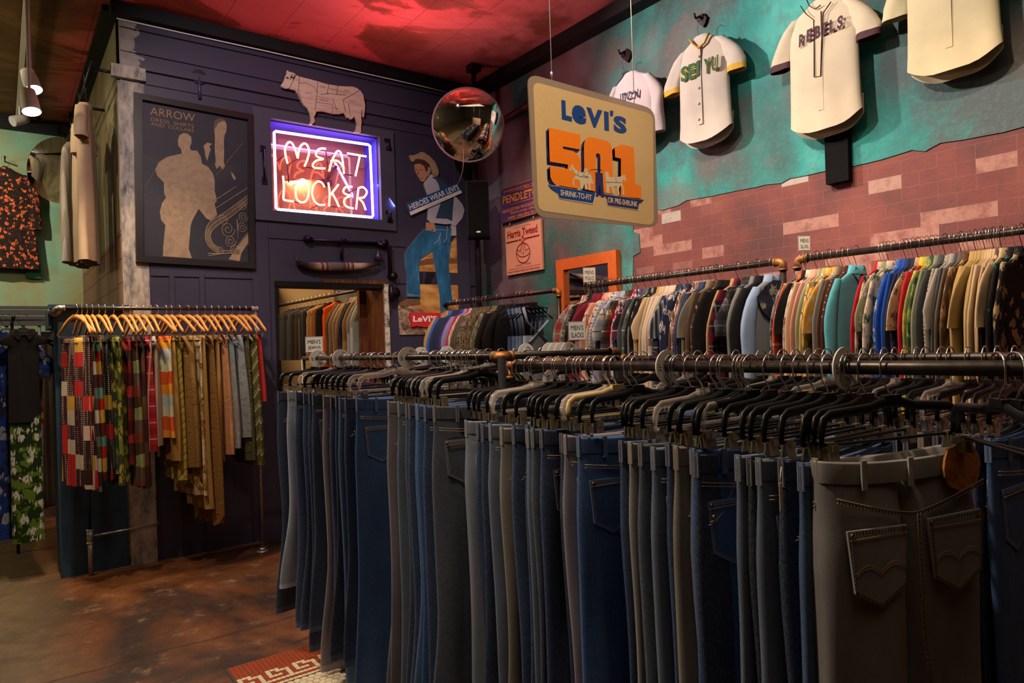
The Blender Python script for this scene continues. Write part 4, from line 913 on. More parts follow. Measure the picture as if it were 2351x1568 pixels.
        m = MB(); yk = [( x, yb(.07) - .0005, (-.092 if detail < 3 else -.112) + (.022 if detail < 3 else .048) * (abs(x) / (W_ / 2)) ** 1.3) for x in [W_ / 2 * .97 * (k / 8 - 1) for k in range(17)]]
        m.tube(yk, .0011, 4); m.tube([(x, y, z_ - .008) for x, y, z_ in yk], .0011, 4); m.make('yoke_seam', m_stitch, e)
        if detail > 2:
            m = MB()
            for (xa, ya, za), (xb, yb_, zb_) in zip(yk, yk[1:]):
                for k in range(3): u = (k + .5) / 3; m.box((lerp(xa, xb, u), ya - .0006, lerp(za, zb_, u) - .004), (.0040, .0014, .0062))
            for k in range(34): m.box((.02 * (k / 4.5) ** 2 / 36, yb(.25) + .006 * (k > 14) - .0018, -.118 - .0105 * k), (.0062, .0014, .0048))
            m.make('puckered_seam', m_pucker, e)
    else:
        m = MB(); pts = [(-W_ * .46 + .115 * u, yb(.1) - .0008, -.045 - .105 * (1 - u ** 2.2)) for u in [k / 8 for k in range(9)]]
        m.tube(pts, .0011, 4); m.tube([(x - .006, y, z_ - .006) for x, y, z_ in pts], .0011, 4); m.make('pocket_seam', m_stitch, e)
        m = MB(); m.cyl((-W_ * .46 + .012, yb(.1) + .001, -.14), (-W_ * .46 + .012, yb(.1) - .004, -.14), .0045, 8); m.make('rivet', m_rivet, e)
    if detail > 2:
        m = MB()
        for dx in (-.004, .004): m.tube([(dx + .02 * k * k / 36, yb(.25) + .006 * (k > 3) - .0015, -.112 - .05 * k) for k in range(8)], .0012, 4)
        m.make('seat_seam', m_stitch, e)
    if patch:
        m = MB(); px_ = W_ * .34; P = [(px_ + .052 * math.cos(k * pi / 8) * (1 + .05 * math.sin(k * 2.3)), -.036 + .050 * math.sin(k * pi / 8) * (1 + .08 * math.cos(k * 3.1))) for k in range(16)]
        m.prism([(x, -hb - .008, zz) for x, zz in P], (0, .005, 0)); m.make('leather_patch', m_patch, e)
    return e

def shirt(label, cat, group, X, Y, z, cloth, seed, yaw=0.0, L=.72, W_=.46, T=.05, sleeve='long', collar=True, cloth2=None, name='shirt', sl_len=None, lapel=None, N=30, curve=.0, flare=1.04, fa=1.0):
    rnd = random.Random(seed); e = thing(name, label, cat, (X, Y, z), yaw, group); cloth2 = cloth2 or cloth
    ph = rnd.uniform(0, 6); h = T / 2
    prof = [(0, .055, .8), (-.022, .085, .9), (-.045, .135, .85), (-.07, .178, .8), (-.10, W_ * .455, .75), (-.16, W_ * .485, .9), (-.26, W_ * .485, 1.0), (-.40, W_ * .485, 1.0), (-.55, W_ * .49, 1.0), (-.68, W_ * .5, 1.0)]
    k = (L - .16) / .52
    prof = prof[:6] + [(-.16 + (zz + .16) * k, a * (1 + (flare - 1) * (-(zz) - .16) / .52), b) for zz, a, b in prof[6:]]
    m = MB(); rings = []
    for zz, a, b in prof:
        f = min(1, max(0, (-zz - .12) * 2.2))
        def fold(x, y, th, f=f, zz=zz): return (0, .012 * fa * min(1, T / .05) * f * math.sin(x / .028 + ph + zz * 3) * (1 if y > 0 else .8))
        rings.append(sring(0, a, h * b, zz, N, 2.4, 0, fold))
    if curve: rings[-1] = [(x, y, zz + curve * (abs(x) / (W_ / 2)) ** 3 - curve * .3) for x, y, zz in rings[-1]]
    m.loft(rings); m.make('body', cloth, e)
    if sleeve:
        Ls = sl_len or (.58 if sleeve == 'long' else .22); n = 11 if sleeve == 'long' else 6
        for s in (-1, 1):
            m = MB(); rings = []; q = rnd.uniform(-.01, .01); ph2 = rnd.uniform(0, 6)
            for i in range(n + 1):
                t = i / n
                u_ = min(1, t * (3.2 if sleeve == 'long' else 1.5)); cx = s * (W_ * .37 + (.085 if sleeve == 'long' else .105) * u_ ** .75); aa = lerp(.030, .050 if sleeve == 'long' else .066, min(1, u_ * 1.3))
                bb = h * lerp(.75, .8, t)
                def fold(x, y, th, t=t): return (.004 * math.sin(9 * t + ph2), .006 * min(1, T / .05) * math.sin(x / .018 + ph2 + 7 * t))
                rings.append(sring(cx, aa, bb, -.060 - .03 * u_ - Ls * t, 16, 2.2, q * t, fold))
            cuff = sleeve == 'long' and n > 6
            m.loft([[(x * .98, y * .5, zz + .008) for x, y, zz in rings[0]]] + rings, 0, True, False, ringmi=[0] * (n - 1) + [0 if not cuff else 1, 1]); m.make('sleeve', [cloth, cloth2], e)
    if collar:
        m = MB(); m.loft([sring(0, .085, h * 1.0 + .006, -.026, 20, 2.2), sring(0, .066, h * .9 + .002, .018, 20, 2.2), sring(0, .058, h * .7, .016, 20, 2.2), sring(0, .05, h * .5, -.02, 20, 2.2)])
        for s in (-1, 1): m.add([(s * .004, -h - .004, -.012), (s * .045, -h - .001, .012), (s * .06, -h * .95, -.03), (s * .03, -h - .008, -.06)], [(0, 1, 2, 3)])
        m.make('collar', cloth2, e)
        if T > .03:
            m = MB(); m.box((0, -h * 1.0 - .002, -.05 - (L - .1) / 2), (.028, .003, L - .16))
            m.make('button_placket', cloth2, e)
    if lapel:
        m = MB()
        for s in (-1, 1): m.add([(s * .05, -h - .004, -.01), (s * .085, -h - .004, -.04), (s * .105, -h - .007, -.13), (s * .012, -h - .008, -.36), (s * .006, -h - .006, -.34)], [(0, 1, 2, 3, 4)])
        m.make('lapel', lapel, e)
    return e

def skirt(label, group, X, Y, z, cloth, seed, yaw, L=.9, w0=.15, w1=.22, T=.05, name='skirt', cat='skirt', trim=None, jag=0.0):
    rnd = random.Random(seed); e = thing(name, label, cat, (X, Y, z), yaw, group); ph = rnd.uniform(0, 6); m = MB(); rings = []; n = 16
    for i in range(n + 1):
        t = i / n; a = lerp(w0, w1, t ** .8); b = T / 2 * lerp(.45, 1.0, min(1, t * 2))
        def fold(x, y, th, t=t): return (.006 * math.sin(5 * t + ph) * t, T * .30 * min(1, .25 + t) * math.sin(x / .016 + ph + t) )
        r = sring(0, a, b, -.03 - (L - .03) * t, 34, 2.4, 0, fold)
        if i == n and jag: r = [(x, y, zz - jag * abs(math.sin(x * 30 + ph)) * 1.0) for x, y, zz in r]
        rings.append(r)
    m.loft(rings, ringmi=[0] * (n - 1) + [1]); m.make('panel', [cloth, trim or cloth], e)
    m = MB(); m.loft([sring(0, w0 * 1.02, T * .26, -.034, 30, 2.6), sring(0, w0 * 1.02, T * .26, -.002, 30, 2.6), sring(0, w0 * .96, T * .18, 0, 30, 2.6), sring(0, w0 * .95, T * .16, -.03, 30, 2.6)]); m.make('waistband', trim or cloth, e)
    return e

# hangers: origin where the hook rests on the rail
def hook_pts(r, drop, flip=1, lean=.0):
    c = -r * .35; R_ = r + .012
    pts = [(0, -drop), (0, -drop + .018), (-.010 * flip, -drop + .034), (-R_ * .96 * flip, c - .028), (-R_ * flip, c)]
    for k in range(1, 9):
        a = pi - k * (pi * .94) / 8; pts.append((R_ * math.cos(a) * flip, c + R_ * math.sin(a)))
    return [(x, 0, z_ + (r - (c + R_)) + .0022 * 0) for x, z_ in pts]
def clip_hanger_proto(kind, r, drop):
    e = thing('clip_hanger', 'clip hanger', 'hanger'); pm = {'black': m_black, 'clear': m_clear, 'cream': m_cream}[kind]
    m = MB(); m.tube(hook_pts(r, drop - .004), .0021, 6); m.make('hook', m_wire, e)
    m = MB(); zb = -drop - .012
    w = .182
    m.tube([(-w, 0, zb - .062), (-w, 0, zb - .03), (-w + .007, 0, zb - .012), (-w + .022, 0, zb - .002), (-.06, 0, zb + .004), (-.03, 0, zb + .012), (0, 0, zb + .014), (.03, 0, zb + .012), (.06, 0, zb + .004), (w - .022, 0, zb - .002), (w - .007, 0, zb - .012), (w, 0, zb - .03), (w, 0, zb - .062)], .0078, 8, 0, True, (1.3, .62), (0, 0, 1))
    m.tube([(-w, 0, zb - .055), (-w + .012, 0, zb - .06), (w - .012, 0, zb - .06), (w, 0, zb - .055)], .0035, 6)
    m.box((0, 0, zb + .020), (.045, .012, .016)); m.make('bar', pm, e)
    for s in (-1, 1):
        m = MB(); x = s * (w - .022); zc = zb - .075
        for q in (-1, 1): m.box((x, q * .006, zc + .002), (.024, .004, .036), 0, Matrix.Rotation(q * .18, 3, 'X')); m.box((x, q * .012, zc + .010), (.016, .002, .012))
        m.cyl((x - .013, 0, zc + .012), (x + .013, 0, zc + .012), .004, 6); m.make('clip', m_clip if kind != 'clear' else m_wire, e)
    return e
def shirt_hanger_proto(r, drop, wire):
    e = thing('shirt_hanger', 'shirt hanger', 'hanger')
    m = MB(); m.tube(hook_pts(r, drop), .0017, 6); m.make('hook', wire, e)
    m = MB(); m.box((0, 0, -drop - .004), (.05, .012, .024)); m.tube([(-.18, 0, -drop - .125), (-.11, 0, -drop - .072), (-.03, 0, -drop - .018), (.03, 0, -drop - .018), (.11, 0, -drop - .072), (.18, 0, -drop - .125)], .006, 6, 0, True, (1.2, .6), (0, 0, 1)); m.make('bar', m_black, e)
    return e
def wood_hanger_proto(r, drop):
    e = thing('wooden_hanger', 'wooden hanger', 'hanger')
    m = MB(); m.tube(hook_pts(r, drop), .0019, 6); m.make('hook', m_wire, e)
    m = MB()
    arm = [(0, .004), (.03, .002), (.07, -.014), (.115, -.042), (.155, -.075), (.19, -.098), (.205, -.115)]
    P = [(-x, 0, -drop + zz) for x, zz in arm[::-1]] + [(x, 0, -drop + zz) for x, zz in arm[1:]]
    m.tube(P, [.010, .012, .013, .014, .016, .017, .018, .017, .016, .014, .013, .012, .010], 8, 0, True, (1.0, .55), (0, 0, 1)); m.make('arms', m_wood, e)
    m = MB(); m.tube([(-.19, 0, -drop - .10), (-.19, 0, -drop - .125), (.19, 0, -drop - .125), (.19, 0, -drop - .10)], .0025, 6)
    for s in (-1, 1):
        for q in (-1, 1): m.box((s * .135, q * .005, -drop - .135), (.02, .004, .03))
    m.make('clip_rod', m_wire, e)
    return e

# pipe racks
def pipe_rack(name, label, loc, parts):
    e = thing(name, label, 'clothes rack', loc)
    for nm, pts, r, mat in parts:
        m = MB()
        if nm in ('elbow', 'tee'):
            m.tube(pts, r, 14)
            for a, b in ((pts[0], pts[1]), (pts[-1], pts[-2])):
                d = (Vector(b) - Vector(a)).normalized(); m.tube([a, Vector(a) + d * .012], r * 1.14, 14)
        elif nm == 'flange':
            d = (Vector(pts[1]) - Vector(pts[0])).normalized(); m.cyl(pts[0], Vector(pts[0]) + d * .008, r * 2.6, 18); m.cyl(pts[0], Vector(pts[0]) + d * .03, r * 1.3, 14)
        else: m.tube(pts, r, 14)
        m.make(nm, mat, e, False)
    return e

# ------------------------------------------------------------------ jeans racks in the foreground
XN, XN2, ZN, RN = 1.43, 1.975, 1.43, .0145         # front rack
XL1, XL2, ZL, RL = 1.35, 1.90, 1.463, .0115       # rack behind it
YE, YL0, YL1 = 1.93, 1.86, 3.74
def C3(*p): return [Vector(q) for q in p]
front = pipe_rack('jeans_rack', 'near dark pipe rack holding the row of jeans closest to the viewer', (1.7, .8, 0), [
    ('rail', C3((XN, YE - .05, ZN), (XN, -.35, ZN)), RN, m_pipe), ('rail', C3((XN2, YE - .03, ZN), (XN2, -.35, ZN)), RN * .95, m_pipe),
    ('crossbar', C3((XN + .02, YE, ZN), (XN2 - .02, YE, ZN)), RN * .9, m_rust), ('elbow', C3((XN, YE - .05, ZN), (XN, YE - .01, ZN), (XN + .0, YE, ZN - .008), (XN, YE, ZN - .05)), RN * 1.15, m_rust),
    ('tee', C3((XN2 - .035, YE, ZN), (XN2, YE, ZN), (XN2, YE - .04, ZN)), RN * 1.2, m_rust),
    ('post', C3((XN, YE, ZN - .03), (XN, YE, 0)), RN, m_post_b), ('post', C3((XN2, YE, ZN), (XN2, YE, 0)), RN, m_pipe), ('post', C3((XN, -.33, ZN), (XN, -.33, 0)), RN, m_pipe), ('post', C3((XN2, -.33, ZN), (XN2, -.33, 0)), RN, m_pipe)])
backr = pipe_rack('jeans_rack', 'second dark pipe rack of jeans, standing nearer the doorway', (1.6, 2.8, 0), [
    ('rail', C3((XL1, YL0 + .03, ZL), (XL1, YL1, ZL)), RL, m_pipe), ('rail', C3((XL2, YL0 + .03, ZL), (XL2, YL1, ZL)), RL, m_pipe),
    ('crossbar', C3((XL1 + .02, YL0, ZL), (XL2 - .02, YL0, ZL)), RL * 1.05, m_pipe), ('crossbar', C3((XL1 + .02, YL1, ZL), (XL2 - .02, YL1, ZL)), RL * 1.05, m_pipe),
    ('tee', C3((XL1, YL0 + .045, ZL), (XL1, YL0, ZL), (XL1 + .045, YL0, ZL)), RL * 1.4, m_rust), ('elbow', C3((XL2 - .04, YL0, ZL), (XL2 - .008, YL0, ZL), (XL2, YL0 + .008, ZL), (XL2, YL0 + .04, ZL)), RL * 1.35, m_rust),
    ('post', C3((XL1, YL0, ZL), (XL1, YL0, 0)), RL * 1.2, m_post_b), ('post', C3((XL2, YL0, ZL), (XL2, YL0, 0)), RL * 1.2, m_post_b), ('post', C3((XL1, YL1, ZL), (XL1, YL1, 0)), RL, m_pipe), ('post', C3((XL2, YL1, ZL), (XL2, YL1, 0)), RL, m_pipe)])

DN, DL = .085, .072
HP = {}
for kd in ('black', 'clear', 'cream'): HP[kd, 'n'] = clip_hanger_proto(kd, RN, DN); HP[kd, 'l'] = clip_hanger_proto(kd, RL, DL) if kd != 'cream' else None
used = set()
def hang_clip(kd, ra, loc, yaw, label, group):
    r = HP[kd, ra]
    if (kd, ra) not in used:
        used.add((kd, ra)); r.location = loc; r.rotation_euler = (0, 0, yaw); r['label'] = label; r['group'] = group; return r
    return dup(r, loc, yaw, label, group)
rj = random.Random(11)
KW = {'black': 'black plastic', 'clear': 'clear plastic', 'cream': 'cream yellow plastic'}
FJ = [(1062, 'lt', 1, 2), (1089, 'nv', 1, 1), (1106, 'dk', 0, 1), (1128, 'gb', 1, 2), (1158, 'kh', 0, 2), (1176, 'nv', 0, 2), (1197, 'dk', 1, 1), (1214, 'gb', 0, 1), (1230, 'sl', 0, 2), (1252, 'nv', 1, 2),
      (1278, 'dk', 0, 1), (1297, 'mv', 1, 2), (1338, 'bl', 1, 2), (1418, 'nv', 0, 1), (1437, 'bg', 0, 2), (1466, 'sl', 0, 2), (1500, 'gb', 1, 2), (1528, 'nv', 0, 1), (1553, 'kh', 0, 2), (1575, 'gy', 0, 1), (1592, 'dk', 0, 1), (1612, 'bl', 1, 2),
      (1690, 'gb', 0, 2), (1722, 'bk', 0, 1), (1757, 'gb', 1, 2), (1792, 'dk', 0, 1), (1836, 'md', 1, 2)]
for i, (px, ws, bk, dt) in enumerate(FJ):
    zt = ZN - .178 + rj.uniform(-.008, .006); Y = min(1.94, yAt(px, XN - .2, zt)); yw = rj.uniform(-.07, .03) - (.12 if px in (1338, 1612) else 0); dx = rj.uniform(-.012, .012)
    jeans(f'{WASH[ws][1]} jeans, {nth(i)} from the far end of the nearest row', 'jeans in the nearest row', XN + dx, Y, zt, ws, 100 + i, yw, 1.06 + rj.uniform(-.03, .05), .395 + rj.uniform(-.02, .015), .030, .20 + rj.uniform(0, .03), dt, bool(bk))
    kd = 'cream' if px == 1297 else 'clear' if i in (3, 11, 10, 16) else 'black'
    hang_clip(kd, 'n', (XN + dx, Y, ZN + RN), yw, f'{KW[kd]} clip hanger holding the {nth(i)} jeans from the nearest row\'s far end', 'clip hangers of the nearest row')
# the washed pair turned towards the viewer
hy = yAt(2043, XN, ZN); HYW = -.29
hero = jeans('faded grey jeans turned to show both back pockets and a tan leather patch', 'jeans in the nearest row', XN, hy, 1.262, 'bg', 777, HYW, 1.10, .40, .075, .24, 3, True, True)
hang_clip('black', 'n', (XN, hy, ZN + RN), HYW, 'black clip hanger holding the grey jeans with the leather patch', 'clip hangers of the nearest row')
for i, px in enumerate((2290, 2330)):
    hang_clip('black', 'n', (XN, yAt(px, XN, ZN), ZN + RN), .75 + .1 * i, f'empty black clip hanger {["just right of the leather patch pair", "nearest the right picture edge"][i]}', 'empty clip hangers')

LJ = [(642, 'dk', 0, 1, .0), (655, 'lt', 1, 2, -.16), (681, 'nv', 1, 1, 0), (692, 'nv', 0, 1, 0), (706, 'dk', 0, 1, 0), (716, 'nv', 1, 2, -.05), (741, 'mv', 0, 1, 0), (760, 'nv', 0, 1, 0), (768, 'dk', 0, 1, 0), (778, 'md', 1, 1, 0), (800, 'nv', 0, 1, 0), (817, 'bl', 1, 2, 0),
      (891, 'gy', 0, 1, 0), (900, 'mv', 0, 1, 0), (911, 'gb', 1, 2, 0), (926, 'sl', 1, 1, 0), (940, 'nv', 0, 1, 0), (952, 'md', 0, 1, 0), (965, 'bl', 0, 1, 0), (978, 'nv', 1, 2, 0), (1000, 'sl', 1, 2, .06)]
for i, (px, ws, bk, dt, ex) in enumerate(LJ):
    zt = ZL - .162 + rj.uniform(-.006, .006); Y = max(1.965, min(YL1 - .03, yAt(px, XL1 - .2, zt))); yw = rj.uniform(-.08, .04); dx = rj.uniform(-.012, .012)
    jeans(f'{WASH[ws][1]} jeans, {nth(i)} from the doorway end of the second row', 'jeans in the second row', XL1 + dx, Y, zt, ws, 200 + i, yw, 1.10 + ex + rj.uniform(-.02, .04) + (.10 if i % 5 in (1, 4) and not ex else 0), .395 + rj.uniform(-.02, .015), .030, .21 + rj.uniform(0, .05), dt, bool(bk))
    kd = 'clear' if i in (2, 10, 11, 18) else 'black'
    hang_clip(kd, 'l', (XL1 + dx, Y, ZL + RL), yw, f'{KW[kd]} clip hanger holding the {nth(i)} jeans from second row\'s doorway end', 'clip hangers of the second row')
# extra empty hangers squeezed on both near rails
n_ = 0
for px in (1183, 1222, 1275, 1340, 1368, 1395, 1457, 1547, 1654, 1708, 1761, 1946, 1980):
    Y = yAt(px, XN, ZN); n_ += 1
    hang_clip('clear' if n_ % 4 == 2 else 'black', 'n', (XN + .01, Y, ZN + RN), rj.uniform(-.12, .08), f'empty {"clear" if n_ % 4 == 2 else "black"} clip hanger on the nearest rail, {nth(n_ - 1)} empty one from its far end', 'empty clip hangers')
n_ = 0
for px in (806, 816, 855, 1018, 1030, 1042, 1058, 1068, 1076):
    Y = yAt(px, XL1, ZL); n_ += 1
    hang_clip('clear' if n_ % 3 == 0 else 'black', 'l', (XL1 + .01, Y, ZL + RL), rj.uniform(-.1, .05), f'empty {"clear" if n_ % 3 == 0 else "black"} clip hanger on the second rail, {nth(n_ - 1)} empty one from the doorway end', 'empty clip hangers')
# far rails
wl = list(WASH)
for i, px in enumerate((1455, 1477, 1500, 1577, 1602, 1629, 1690, 1748, 1775, 1797, 1827, 1855, 1880, 1899, 1940, 1982, 2005, 2030, 2054, 2079, 2105, 2126, 2162, 2182, 2226, 2262, 2290, 2330)):
    Y = yAt(px, XN2, ZN); yw = rj.uniform(-.12, .12); kd = 'clear' if i % 5 == 3 else 'black'; ws = wl[(i * 5) % len(wl)] if i % 2 else 'dk'
    jeans(f'{WASH[ws][1]} jeans, {nth(i)} from the far end of the nearest rack\'s rear rail', 'jeans on the rear rail of the nearest rack', XN2, Y, ZN - .178, ws, 300 + i, yw, 1.05, .39, .026, .2, 1 if px > 2100 else 0, bool(i % 2))
    hang_clip(kd, 'n', (XN2, Y, ZN + RN), yw, f'{KW[kd]} clip hanger, {nth(i)} from the far end of the nearest rack\'s rear rail', 'clip hangers of the rear rail')
for i in range(16):
    Y = 2.0 + i * .104 + rj.uniform(-.02, .02); kd = 'clear' if i % 3 == 1 else 'black'; ws = ['bk', 'bg', 'sl', 'kh', 'dk'][i % 5]
    jeans(f'{WASH[ws][1]} slacks, {nth(i)} from the near end of the second rack\'s rear rail', 'slacks on the rear rail of the second rack', XL2, Y, ZL - .162, ws, 400 + i, rj.uniform(-.1, .1), 1.05, .38, .026, .2, 0, False, name='pair_of_slacks')
    hang_clip(kd, 'l', (XL2, Y, ZL + RL), rj.uniform(-.1, .1), f'{KW[kd]} clip hanger, {nth(i)} from the near end of the second rack\'s rear rail', 'clip hangers of the rear rail')

# size discs
def disc(label, X, Y, z, txt, r0=.0455, yaw=0.0, mat=None):
    e = thing('size_disc', label, 'size divider', (X, Y, z), yaw, 'round size dividers'); m = MB(); n = 40; gap = .06
    A = [gap + (2 * pi - 2 * gap) * k / n - .7 for k in range(n + 1)]
    def rg(r, y): return [(r * math.cos(a), y, r * math.sin(a)) for a in A]
    m.loft([rg(.0165, -.0015), rg(r0, -.0015), rg(r0, .0015), rg(.0165, .0015), rg(.0165, -.0015)], closed=False, smooth=False); m.make('disc', mat or m_white, e)
    for a in (math.radians(60), math.radians(182), math.radians(300)):
        c = Vector((math.cos(a), 0, math.sin(a))); ux = Vector((-math.sin(a), 0, math.cos(a))) * -1; uz = c
        w = .021; o = c * .024 - ux * (w / 2) + Vector((0, -.0017, 0)); letters('size_number', txt, m_ink, o, ux, uz, w, .012, e, bold=.004, thick=.0003, local=True)
    return e
for px, X, z, tx, lb in ((730, XL1, ZL, '28"', 'white size 28 disc at the doorway end of the second row'), (783, XL1, ZL, '29"', 'white size 29 disc on the second row'), (937, XL1, ZL, '30"', 'large white size 30 disc on the second row'),
                     (1530, XN, ZN, '31"', 'white size 31 disc on the nearest rail'), (1937, XN, ZN, '32"', 'white size 32 disc on the nearest rail, the largest disc'),
                     (966, XL2, ZL, '28"', 'small white size disc just behind the size 30 disc'), (1026, XL2, ZL, '30"', 'white size disc in front of the red and brown jackets'), (1207, XL2, ZL, '36"', 'white size disc in front of the denim overalls'),
                     (1262, XL2, ZL, '34"', 'first of four white discs bunched by the slacks card'), (1276, XL2, ZL, '34"', 'second of four white discs bunched by the slacks card'), (1290, XL2, ZL, '36"', 'third of four white discs bunched by the slacks card'), (1306, XL2, ZL, '38"', 'fourth of four white discs, nearest the slacks card')):
    disc(lb, X, yAt(px, X, z) - .002, z - .002, tx, yaw=rj.uniform(-.1, .1))

def card(label, p, lines, w=.085, h=.075, stem=.12, yaw=-.55):
    e = thing('rail_card', label, 'sign', p, yaw); m = MB(); m.box((0, .004, h / 2), (w * 1.1, .002, h * 1.12)); m.box((0, .004, -stem / 2), (.02, .002, stem)); m.make('holder', m_clear, e)
    m = MB(); m.box((0, 0, h / 2), (w, .001, h)); m.make('card', m_paper, e)
    for k, s_ in enumerate(lines): letters('lettering', s_, m_ink, (-w * .38, -.001, h * (.56 - .42 * k)), UX, UZ, w * .76, h * .27, e, thick=.0004, local=True)
for px, py, lb in ((1792, 1140, 'small tan price tag dangling from jeans left of the grey leather patch pair'), (2268, 1165, 'small tan price tag hanging right of the grey jeans with the leather patch')):
    a = onX(px, py, XN - .235 if px < 2000 else XN + .20); e = thing('price_tag', lb, 'tag', a, .3); m = MB(); m.box((0, 0, 0), (.014, .002, .052)); m.make('card', flat('tan_card', (.46, .32, .17), .7), e)
    m = MB(); m.tube([(0, 0, .026), (.004, 0, .04), (.012, 0, .055)], .0008, 4); m.make('string', m_paper, e)
card('white hand-lettered MEN\'S JEANS card on the second jeans rack', (XL1, yAt(722, XL1, 1.5), ZL + .035), ["MEN'S", 'JEANS'], .088, .078)
card('white hand-lettered MEN\'S SLACKS card beside the bunched size discs', (XL2, yAt(1326, XL2, 1.5), ZL + .05), ["MEN'S", 'SLACKS'], .068, .072)

# ------------------------------------------------------------------ racks along the teal wall
XS, ZS, RS = 3.40, 1.905, .0165
yC0, yC1 = 3.92, 5.59; yB0, yB1 = yAt(1797, XS, ZS), yAt(1352, XS, ZS); yA0 = yAt(1830, XS, ZS)
pipe_rack('wall_rack', 'short dark pipe rack in the corner beside the orange mirror', (XS, 4.7, 0), [('rail', C3((XS, yC0 + .04, ZS), (XS, yC1, ZS)), RS, flat('maroon_rail', (.06, .02, .026), .35, .6)), ('elbow', C3((XS, yC0 + .05, ZS), (XS, yC0 + .012, ZS), (XS, yC0, ZS - .012), (XS, yC0, ZS - .05)), RS * 1.25, m_rust), ('post', C3((XS, yC0, ZS - .04), (XS, yC0, 0)), RS, m_pipe), ('flange', C3((XS, yC1 + .005, ZS), (XS, 5, ZS)), RS, m_pipe)])
pipe_rack('wall_rack', 'middle dark pipe rack of patterned shirts along the brick wall', (XS, 2.8, 0), [('rail', C3((XS, yB0 + .04, ZS), (XS, yB1, ZS)), RS, m_pipe), ('elbow', C3((XS, yB0 + .05, ZS), (XS, yB0 + .012, ZS), (XS, yB0, ZS - .012), (XS, yB0, ZS - .05)), RS * 1.3, m_rust), ('post', C3((XS, yB0, ZS - .04), (XS, yB0, 0)), RS, m_pipe), ('post', C3((XS, yB1, ZS), (XS, yB1, 0)), RS, m_pipe)])
pipe_rack('wall_rack', 'right-hand dark pipe rack of bright shirts along the brick wall', (XS, 1.0, 0), [('rail', C3((XS, yA0 - .05, ZS), (XS, -.2, ZS)), RS, m_pipe), ('elbow', C3((XS, yA0 - .055, ZS), (XS, yA0 - .012, ZS), (XS, yA0, ZS - .012), (XS, yA0, ZS - .05)), RS * 1.3, m_rust), ('post', C3((XS, yA0, ZS - .04), (XS, yA0, 0)), RS, m_pipe), ('post', C3((XS, -.18, ZS), (XS, -.18, 0)), RS, m_pipe)])
DS = .095
sh_w, sh_b = shirt_hanger_proto(RS, DS, m_wire), shirt_hanger_proto(RS, DS, m_bwire); first_w = [True, True]
def hang_shirt(dark, loc, yaw, label, group):
    k = int(dark)
    if first_w[k]:
        first_w[k] = False; r = (sh_w, sh_b)[k]; r.location = loc; r.rotation_euler = (0, 0, yaw); r['label'] = label; r['group'] = group; return r
    return dup((sh_w, sh_b)[k], loc, yaw, label, group)
P = dict(nv=(.028, .034, .085), pu=(.075, .05, .17), lav=(.26, .23, .46), red=(.50, .02, .035), tan=(.42, .26, .12), blu=(.04, .13, .42), olv=(.10, .085, .06), blk=(.014, .013, .015), mar=(.18, .015, .035), crm=(.60, .48, .38), gry=(.20, .195, .2), lgr=(.36, .34, .33), wht=(.62, .56, .50), lbl=(.24, .33, .52), sky=(.10, .40, .50), org=(.72, .14, .02), pnk=(.62, .30, .26), sage=(.26, .28, .17), yel=(.68, .52, .06), ryl=(.02, .08, .42), brn=(.12, .07, .045), bge=(.52, .38, .24), khk=(.44, .31, .13), slt=(.08, .085, .10), dgr=(.05, .10, .06), grn=(.28, .34, .10), den=(.05, .10, .22), tq=(.04, .36, .34))
def pl(a): return ('plain', P[a])
Cg = [('tan jacket', pl('tan')), ('blue shirt', pl('blu')), ('navy jacket', pl('nv')), ('dark navy jacket', pl('nv')), ('navy work jacket', pl('nv')), ('purple jacket', pl('pu')), ('lavender jacket', pl('lav')), ('red jacket', pl('red')), ('pink striped shirt', ('stripe', P['wht'], P['pnk'], P['red'])), ('olive brown coat', pl('olv')), ('dark olive coat', pl('olv')),
      ('brown camouflage jacket', ('camo', (.13, .085, .05), (.05, .035, .025), (.22, .16, .10), (.09, .075, .04))), ('leafy camouflage jacket', ('camo', (.15, .10, .07), (.04, .035, .025), (.26, .2, .13), (.08, .09, .04))), ('mottled camouflage jacket', ('camo', (.12, .09, .05), (.06, .045, .03), (.2, .15, .09), (.10, .06, .04))), ('pale green camouflage jacket', ('camo', (.18, .16, .10), (.06, .06, .04), (.30, .27, .18), (.12, .13, .06))),
      ('black jacket', pl('blk')), ('black leather coat', pl('blk')), ('indigo denim overalls', ('denim', (.03, .07, .18))), ('blue denim overalls', ('denim', (.05, .12, .30))), ('grey denim overalls', ('denim', (.14, .16, .2))), ('mid blue denim overalls', ('denim', (.08, .15, .30))), ('pale denim overalls with crossed straps', ('denim', (.30, .40, .54)))]
Ch = [1038, 1045, 1054, 1061, 1066, 1072, 1080, 1088, 1092, 1098, 1104, 1112, 1120, 1130, 1146, 1160, 1178, 1190, 1199, 1208, 1216, 1226]
plaid = lambda a, b, c, s=1.0: ('plaid', P[a], P[b], P[c], s)
